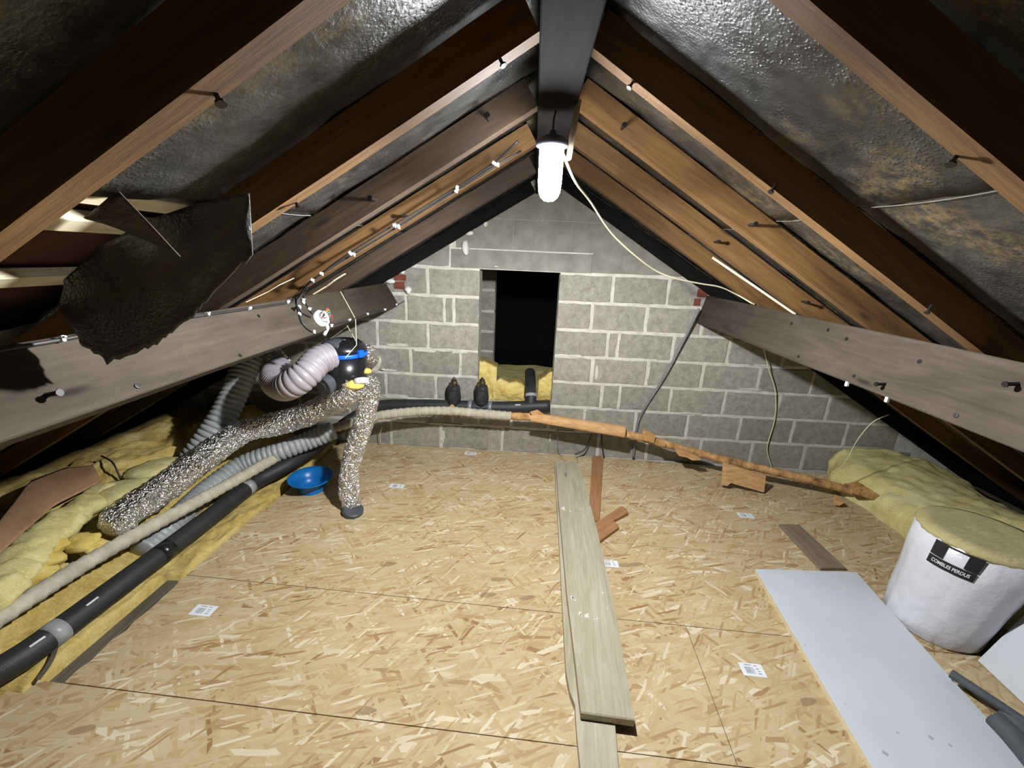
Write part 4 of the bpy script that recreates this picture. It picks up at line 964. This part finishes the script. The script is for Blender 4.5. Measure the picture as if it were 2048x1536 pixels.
# cream lamp flex across to the right purlin and down the gable
tp = onR(1506, 609)
cable('lamp_flex', [LAMP + Vector((0.03, 0.01, 0.07)), pY(1150, 362, 1.62), pY(1180, 402, 1.85), pY(1230, 474, 2.2), pY(1300, 534, 2.5), pY(1345, 555, 2.6), pY(1400, 567, 2.68), pY(1440, 574, 2.72), pY(1475, 590, 2.76), tp + Vector((-0.004, -0.01, 0.004)), tp + Vector((0.03, 0.03, 0.006)), tp + Vector((0.1, 0.06, -0.05)), tp + Vector((0.12, 0.12, -0.2)), pY(1526, 694, 3.3), pY(1538, 740, 3.38), pY(1551, 785, 3.41), pY(1549, 840, 3.42), pY(1535, 890, 3.42), pY(1537, 915, 3.42), pY(1546, 940, 3.40)], 0.0045, MAT['whitecord'], 'cream flex drooping from the lamp over the right purlin to the floor', 'cable', 180)
cable('loose_wire', [pY(1665, 948, 2.9), pY(1690, 925, 2.8), pY(1715, 880, 2.75), pY(1745, 845, 2.72), pY(1778, 829, 2.7)], 0.003, MAT['whitecord'], 'thin cream wire arching out of the right wool quilt', 'cable')
g1, _ = cable('conduit', [pY(1398, 618, 3.36), pY(1372, 672, 3.40), pY(1330, 752, 3.42), pY(1292, 812, 3.425), pY(1277, 842, 3.425), pY(1272, 870, 3.425), pY(1266, 915, 3.42)], 0.011, MAT['greycable'], 'grey conduit slanting down the gable from the right purlin', 'conduit', 80)
cable('cable', [pY(1184, 868, 3.38), pY(1177, 885, 3.38), pY(1168, 900, 3.36), pY(1150, 909, 3.34)], 0.006, MAT['blackcable'], 'short black cable bending to the floor under the fibreboard casing')
cable('cable', [pY(1203, 866, 3.38), pY(1204, 890, 3.38), pY(1207, 910, 3.36)], 0.006, MAT['blackcable'], 'short black cable dropping straight to the floor by the gable')
cable('loose_wire', [pY(1117, 850, 3.36), pY(1115, 880, 3.38), pY(1116, 897, 3.37), pY(1124, 906, 3.34)], 0.003, MAT['greycable'], 'thin grey wire hanging below the brown pipe near the planks')
cable('loose_wire', [pY(765, 852, 3.3), pY(760, 868, 3.36), pY(761, 886, 3.38)], 0.003, MAT['whitecord'], 'thin cream wire hanging below the beige pipe')
cable('loose_wire', [pz(203, 912, .36), pz(225, 925, .38), pz(241, 957, .30)], 0.005, MAT['blackcable'], 'black wire stub poking from the wool behind the long duct')
cable('loose_wire', [pz(-10, 1115, .30), pz(8, 1150, .27), pz(30, 1168, .24), pz(22, 1195, .24)], 0.003, MAT['blackcable'], 'dark thin wire curling beside the beige pipe at the picture edge')

# ------------------------------------------------------------------ insulation seen in the opening
op = empty('opening_insulation', (-0.1, 3.6, SILL), 'yellow wool pieces stuffed on the sill of the gable opening', 'insulation')
def stuffed(x0, x1, prof, Y, seed):
    def fn(u, v):
        x = x0 + (x1 - x0) * u; k = u * (len(prof) - 1); i = min(len(prof) - 2, int(k)); zt = prof[i] + (prof[i + 1] - prof[i]) * (k - i)
        zt += 0.012 * nz((x * 30, seed, 0), 1.0); z = SILL + (zt - SILL) * min(1.0, v / 0.7); y = Y + 0.15 * max(0.0, v - 0.7) / 0.3
        d = 0.02 * nz((x, z, seed), 12.0) + 0.012 * nz((x, z, seed), 30.0) - 0.025 * math.sin(math.pi * min(1, v / 0.7))
        return Vector((x, y + d, z + (0.3 * d if v > 0.7 else 0)))
    MB().grid(fn, 30, 26, 0.02, (0, 1, 0)).build('wool', MAT['wool'], op, True)
stuffed(GX0 + 0.004, -0.27, [.80, .79, .77, .75], 3.53, 1.0)
stuffed(-0.30, -0.02, [.62, .66, .62, .64, .60], 3.51, 5.0)
stuffed(0.10, GX1 - 0.004, [.66, .70, .74], 3.53, 9.0)
def beyond(u, v):
    x = -2.5 + 5 * u; y = 3.72 + 1.5 * v; return Vector((x, y, 0.36 + 0.03 * nz((x, y, 0), 3.0) + 0.02 * nz((x, y, 0), 9.0)))
MB().grid(beyond, 60, 60, 0.3, (0, 0, -1)).build('far_glass_wool', MAT['wool_pale'], smooth=True, label='glass wool covering the dark loft beyond the opening', cat='insulation', kind='stuff')

# ------------------------------------------------------------------ timbers lying on the boards
def board(name, corners, z0, th, mat, label, cat='board', jag=0, chf=0.002):
    """corners: floor xy polygon, counter-clockwise, first edge = long axis"""
    P_ = [Vector((x, y, 0)) for x, y in corners]; c = sum(P_, Vector()) / len(P_)
    d = (P_[1] - P_[0]).normalized(); ang = math.atan2(d.y, d.x)
    q = Matrix.Rotation(-ang, 3, 'Z')
    mb = MB().prism([q @ (v - c) for v in P_], (0, 0, 1), 0, th, chf)
    o = mb.build(name, mat, None, label=label, cat=cat); o.location = (c.x, c.y, z0); o.rotation_euler = (0, 0, ang); return o
def f2(px, py, z=0.0): v = pz(px, py, z); return (v.x, v.y)
zt = 0.03
A = [f2(1243, 1600, zt), f2(1238, 1536, zt), f2(1226, 1400, zt), f2(1150, 922, zt), f2(1109, 922, zt), f2(1113, 1000, zt), f2(1118, 1080, zt), f2(1125, 1220, zt), f2(1132, 1345, zt), f2(1140, 1385, zt), f2(1150, 1410, zt), f2(1154, 1470, zt), f2(1161, 1536, zt), f2(1163, 1600, zt)]
board('plank', [A[0], A[1], A[2], A[3], A[4], A[5], A[6], A[7], A[8], A[9], A[10], A[11], A[12], A[13]], 0.0005, zt, MAT['scaffold'], 'long pale grey plank underneath, broken at its near left corner', 'plank')
zt = 0.065
B = [f2(1270, 1440, zt), f2(1261, 1390, zt), f2(1233, 1230, zt), f2(1195, 1060, zt), f2(1172, 975, zt), f2(1157, 925, zt), f2(1112, 924, zt), f2(1117, 1000, zt), f2(1133, 1180, zt), f2(1150, 1320, zt), f2(1162, 1425, zt)]
pl = board('plank', B, 0.0310, 0.034, MAT['scaffold'], 'long weathered plank on top with white paint splashes', 'plank', chf=0.004)
for i, (px, py, s_) in enumerate(((1128, 1017, .03), (1140, 1022, .02), (1160, 1018, .012), (1145, 1195, .02), (1150, 1200, .01), (1205, 1186, .012), (1175, 1232, .025), (1190, 1240, .016), (1195, 1238, .01), (1160, 1228, .02), (1215, 1217, .008))):
    c = pz(px, py, 0.0655); MB().lathe([(s_ * .5, -0.0005), (s_ * .45, 0.0008), (s_ * .15, 0.001)], c, (0, 0, 1), 11, lambda a, z: s_ * 0.75 * nz((math.cos(a) * 1.5 + i * 3, math.sin(a) * 1.5, 0), 1.0)).build('paint_splash', MAT['foam'], pl)
board('offcut', [f2(1198, 1046), f2(1206, 916), f2(1184, 916), f2(1177, 1043)], 0.0005, 0.02, MAT['redwood'], 'reddish brown board on the floor, pointing at the gable', 'board')
sp = [f2(x, y) for x, y in ((1193, 1084), (1199, 1088), (1237, 1060), (1236, 1055), (1226, 1047), (1256, 1031), (1253, 1023), (1242, 1017), (1187, 1053))]
board('offcut', sp[::-1], 0.0005, 0.022, MAT['redwood'], 'short notched brown offcut beside the long plank', 'board')
board('offcut', [f2(1640, 1142), f2(1557, 1053), f2(1596, 1054), f2(1690, 1142)][::-1], 0.0005, 0.022, MAT['greywood'], 'grey brown offcut board poking out behind the white panel', 'board')

# ------------------------------------------------------------------ white panels
def panel(corners, z0, th, label):
    P_ = [Vector((x, y, 0)) for x, y in corners]; c = sum(P_, Vector()) / len(P_); e = empty('panel', (c.x, c.y, z0), label, 'panel')
    MB().prism(P_, (0, 0, 1), z0, z0 + th - 0.002).build('foam_core', MAT['paneledge'], e)
    MB().prism(P_, (0, 0, 1), z0 + th - 0.002, z0 + th, 0.0006).build('white_face', MAT['panel'], e); return e
z_ = 0.028
a, b = Vector(f2(1511, 1138, z_)), Vector(f2(1712, 1144, z_)); c_, d_ = Vector(f2(1745, 1536, z_)), Vector(f2(2048, 1520, z_))
c_ = a + (c_ - a).normalized() * 1.22; d_ = b + (d_ - b).normalized() * 1.22
p1 = panel([c_, d_, b, a], 0.001, z_, 'large white panel lying flat on the boards, cream edge')
for (px, py, s_) in ((1770, 1506, .018), (1795, 1465, .01), (1862, 1475, .016), (1900, 1490, .012), (1550, 1180, .006), (1610, 1290, .006), (1690, 1408, .006)):
    cc = pz(px, py, 0.0292); s_ *= 0.6; MB().lathe([(s_, -0.0004), (s_ * .8, 0.0004), (s_ * .2, 0.0005)], cc, (0, 0, 1), 8, lambda a, z: s_ * 0.7 * nz((math.cos(a) * 2 + px, math.sin(a) * 2, 0), 1.0)).build('smudge', MAT['smudge'], p1)
k0 = pz(1956, 1321, 0.003); e_ = empty('panel', k0, 'second white panel leaning up to the rafters at the right edge', 'panel')
vd = Vector((-0.04, -1, 0)).normalized(); ud = (pY(2048, 1231, 1.60) - k0).normalized(); nn_ = ud.cross(vd).normalized(); nn_ = nn_ if nn_.x < 0 else -nn_
Q = [k0, k0 + vd * 0.7, k0 + vd * 0.7 + ud * 0.80, k0 + ud * 0.80]
MB().prism(Q, nn_, -0.026, 0.0).build('foam_core', MAT['paneledge'], e_); MB().prism(Q, nn_, 0.0, 0.002, 0.0005).build('white_face', MAT['panel'], e_)
# grey pipe foam tubes
ft = empty('pipe_foam', pz(1905, 1345, .05), 'long grey foam pipe sleeve resting on the white panel edge', 'pipe sleeve')
MB().tube(spline([pz(1902, 1347, .06), pz(1960, 1385, .06), pz(2030, 1432, .055), pz(2110, 1490, .05)], 30), 0.019, 16).build('sleeve', MAT['greyfoam'], ft, True)
ft = empty('pipe_foam', pz(1990, 1435, .05), 'thicker grey foam pipe sleeve at the lower right corner', 'pipe sleeve')
MB().tube(spline([pz(1992, 1440, .045), pz(2030, 1480, .045), pz(2080, 1540, .045), pz(2140, 1610, .045)], 30), 0.036, 16).build('sleeve', MAT['greyfoam'], ft, True)
ft = empty('pipe_foam', pz(2010, 1430, .05), 'middle grey foam pipe sleeve half hidden between the other two', 'pipe sleeve')
MB().tube(spline([pz(2005, 1424, .035), pz(2060, 1470, .035), pz(2140, 1540, .035)], 30), 0.028, 16).build('sleeve', MAT['greyfoam'], ft, True)
board('offcut', [f2(2015, 1452), f2(1928, 1375), f2(1945, 1378), f2(2040, 1445)][::-1], 0.001, 0.02, MAT['greywood'], 'grey wooden strip beneath the grey foam sleeves', 'board')

# ------------------------------------------------------------------ wrapped roll of wool
rc = Vector((2.10, 1.79, 0.0)); RR = 0.22; RH = 0.52
def lean(mb):
    for v in mb.v: v.x += 0.06 * v.z / RH; v.y -= 0.01 * v.z / RH
    return mb
roll = empty('wool_roll', rc, 'white film wrapped roll of loft wool standing on end', 'insulation roll')
lean(MB().lathe([(RR * .80, 0.0), (RR * .84, 0.015), (RR * .87, 0.08), (RR * .90, 0.16), (RR * .93, 0.25), (RR * .97, 0.34), (RR * 1.0, 0.40), (RR * 1.03, RH), (RR * 1.0, RH + 0.002)], rc, (0, 0, 1), 72, lambda a, z: 0.005 * nz((math.cos(a) * 5, math.sin(a) * 5, z * 9), 1.0) + 0.004 * nz((math.cos(a) * 14, math.sin(a) * 14, z * 3), 1.0))).build('film_wrap', MAT['wrap'], roll, True)
lean(MB().lathe([(RR * 1.02, RH - 0.01), (RR * 1.045, RH + 0.004), (RR * 1.03, RH + 0.018), (RR * .8, RH + 0.03), (RR * .72, RH + 0.024), (RR * .5, RH + 0.034), (RR * .42, RH + 0.028), (RR * .2, RH + 0.036), (0.01, RH + 0.034)], rc, (0, 0, 1), 48, lambda a, z: 0.006 * nz((math.cos(a) * 6, math.sin(a) * 6, z * 20), 1.0))).build('wool_top', MAT['wool_dull'], roll, True)
# printed label: dark band, white notch, lettering
def cyl(th, z, lift):
    r_ = RR * (1.0 + 0.3 * (z - 0.40)) + 0.005 + lift
    return rc + Vector((math.cos(th) * r_ + 0.06 * z / RH, math.sin(th) * r_ - 0.01 * z / RH, z))
import_dir = (CAM - rc); base_th = math.atan2(import_dir.y, import_dir.x) - 0.2
def patch(t0, t1, z0, z1, lift, mat, name, par=roll):
    return MB().grid(lambda u, v: cyl(base_th + t0 + (t1 - t0) * u, z0 + (z1 - z0) * v, lift), 20, 2, 0.0005, (0, 0, 0.001)).build(name, mat, par)
HW = 0.36; LB = RH - 0.125; LM = RH - 0.078
lab = None
mb = MB()
strip = patch(-HW, HW, LB, LM - 0.004, 0.0012, MAT['print'], 'label_strip')
patch(-HW, -HW + 0.2, LM, RH - 0.005, 0.0012, MAT['print'], 'label_block'); patch(HW - 0.2, HW, LM, RH - 0.005, 0.0012, MAT['print'], 'label_block')
patch(-HW + 0.2, HW - 0.2, RH - 0.012, RH - 0.005, 0.0012, MAT['print'], 'label_strip')
tcu = bpy.data.curves.new('lettering', 'FONT'); tcu.body = 'COMBLES PERDUS'; tcu.size = 0.024; tcu.align_x = 'CENTER'; tcu.align_y = 'CENTER'; tcu.offset = 0.0006
to = bpy.data.objects.new('lettering', tcu); C.objects.link(to)
dg = bpy.context.evaluated_depsgraph_get(); me = bpy.data.meshes.new_from_object(to.evaluated_get(dg))
bpy.data.objects.remove(to)
me.materials.clear(); me.materials.append(MAT['whiteprint'])
wmax = max(v.co.x for v in me.vertices); sx = (HW * 0.80 * RR) / wmax
for v in me.vertices:
    q_ = cyl(base_th + v.co.x * sx / RR, (LB + LM) / 2 - 0.002 + v.co.y * 1.0, 0.003) - rc; v.co = q_
lt = bpy.data.objects.new('lettering', me); C.objects.link(lt); lt.parent = strip; lt.matrix_parent_inverse = world_of(strip).inverted(); lt.location = rc
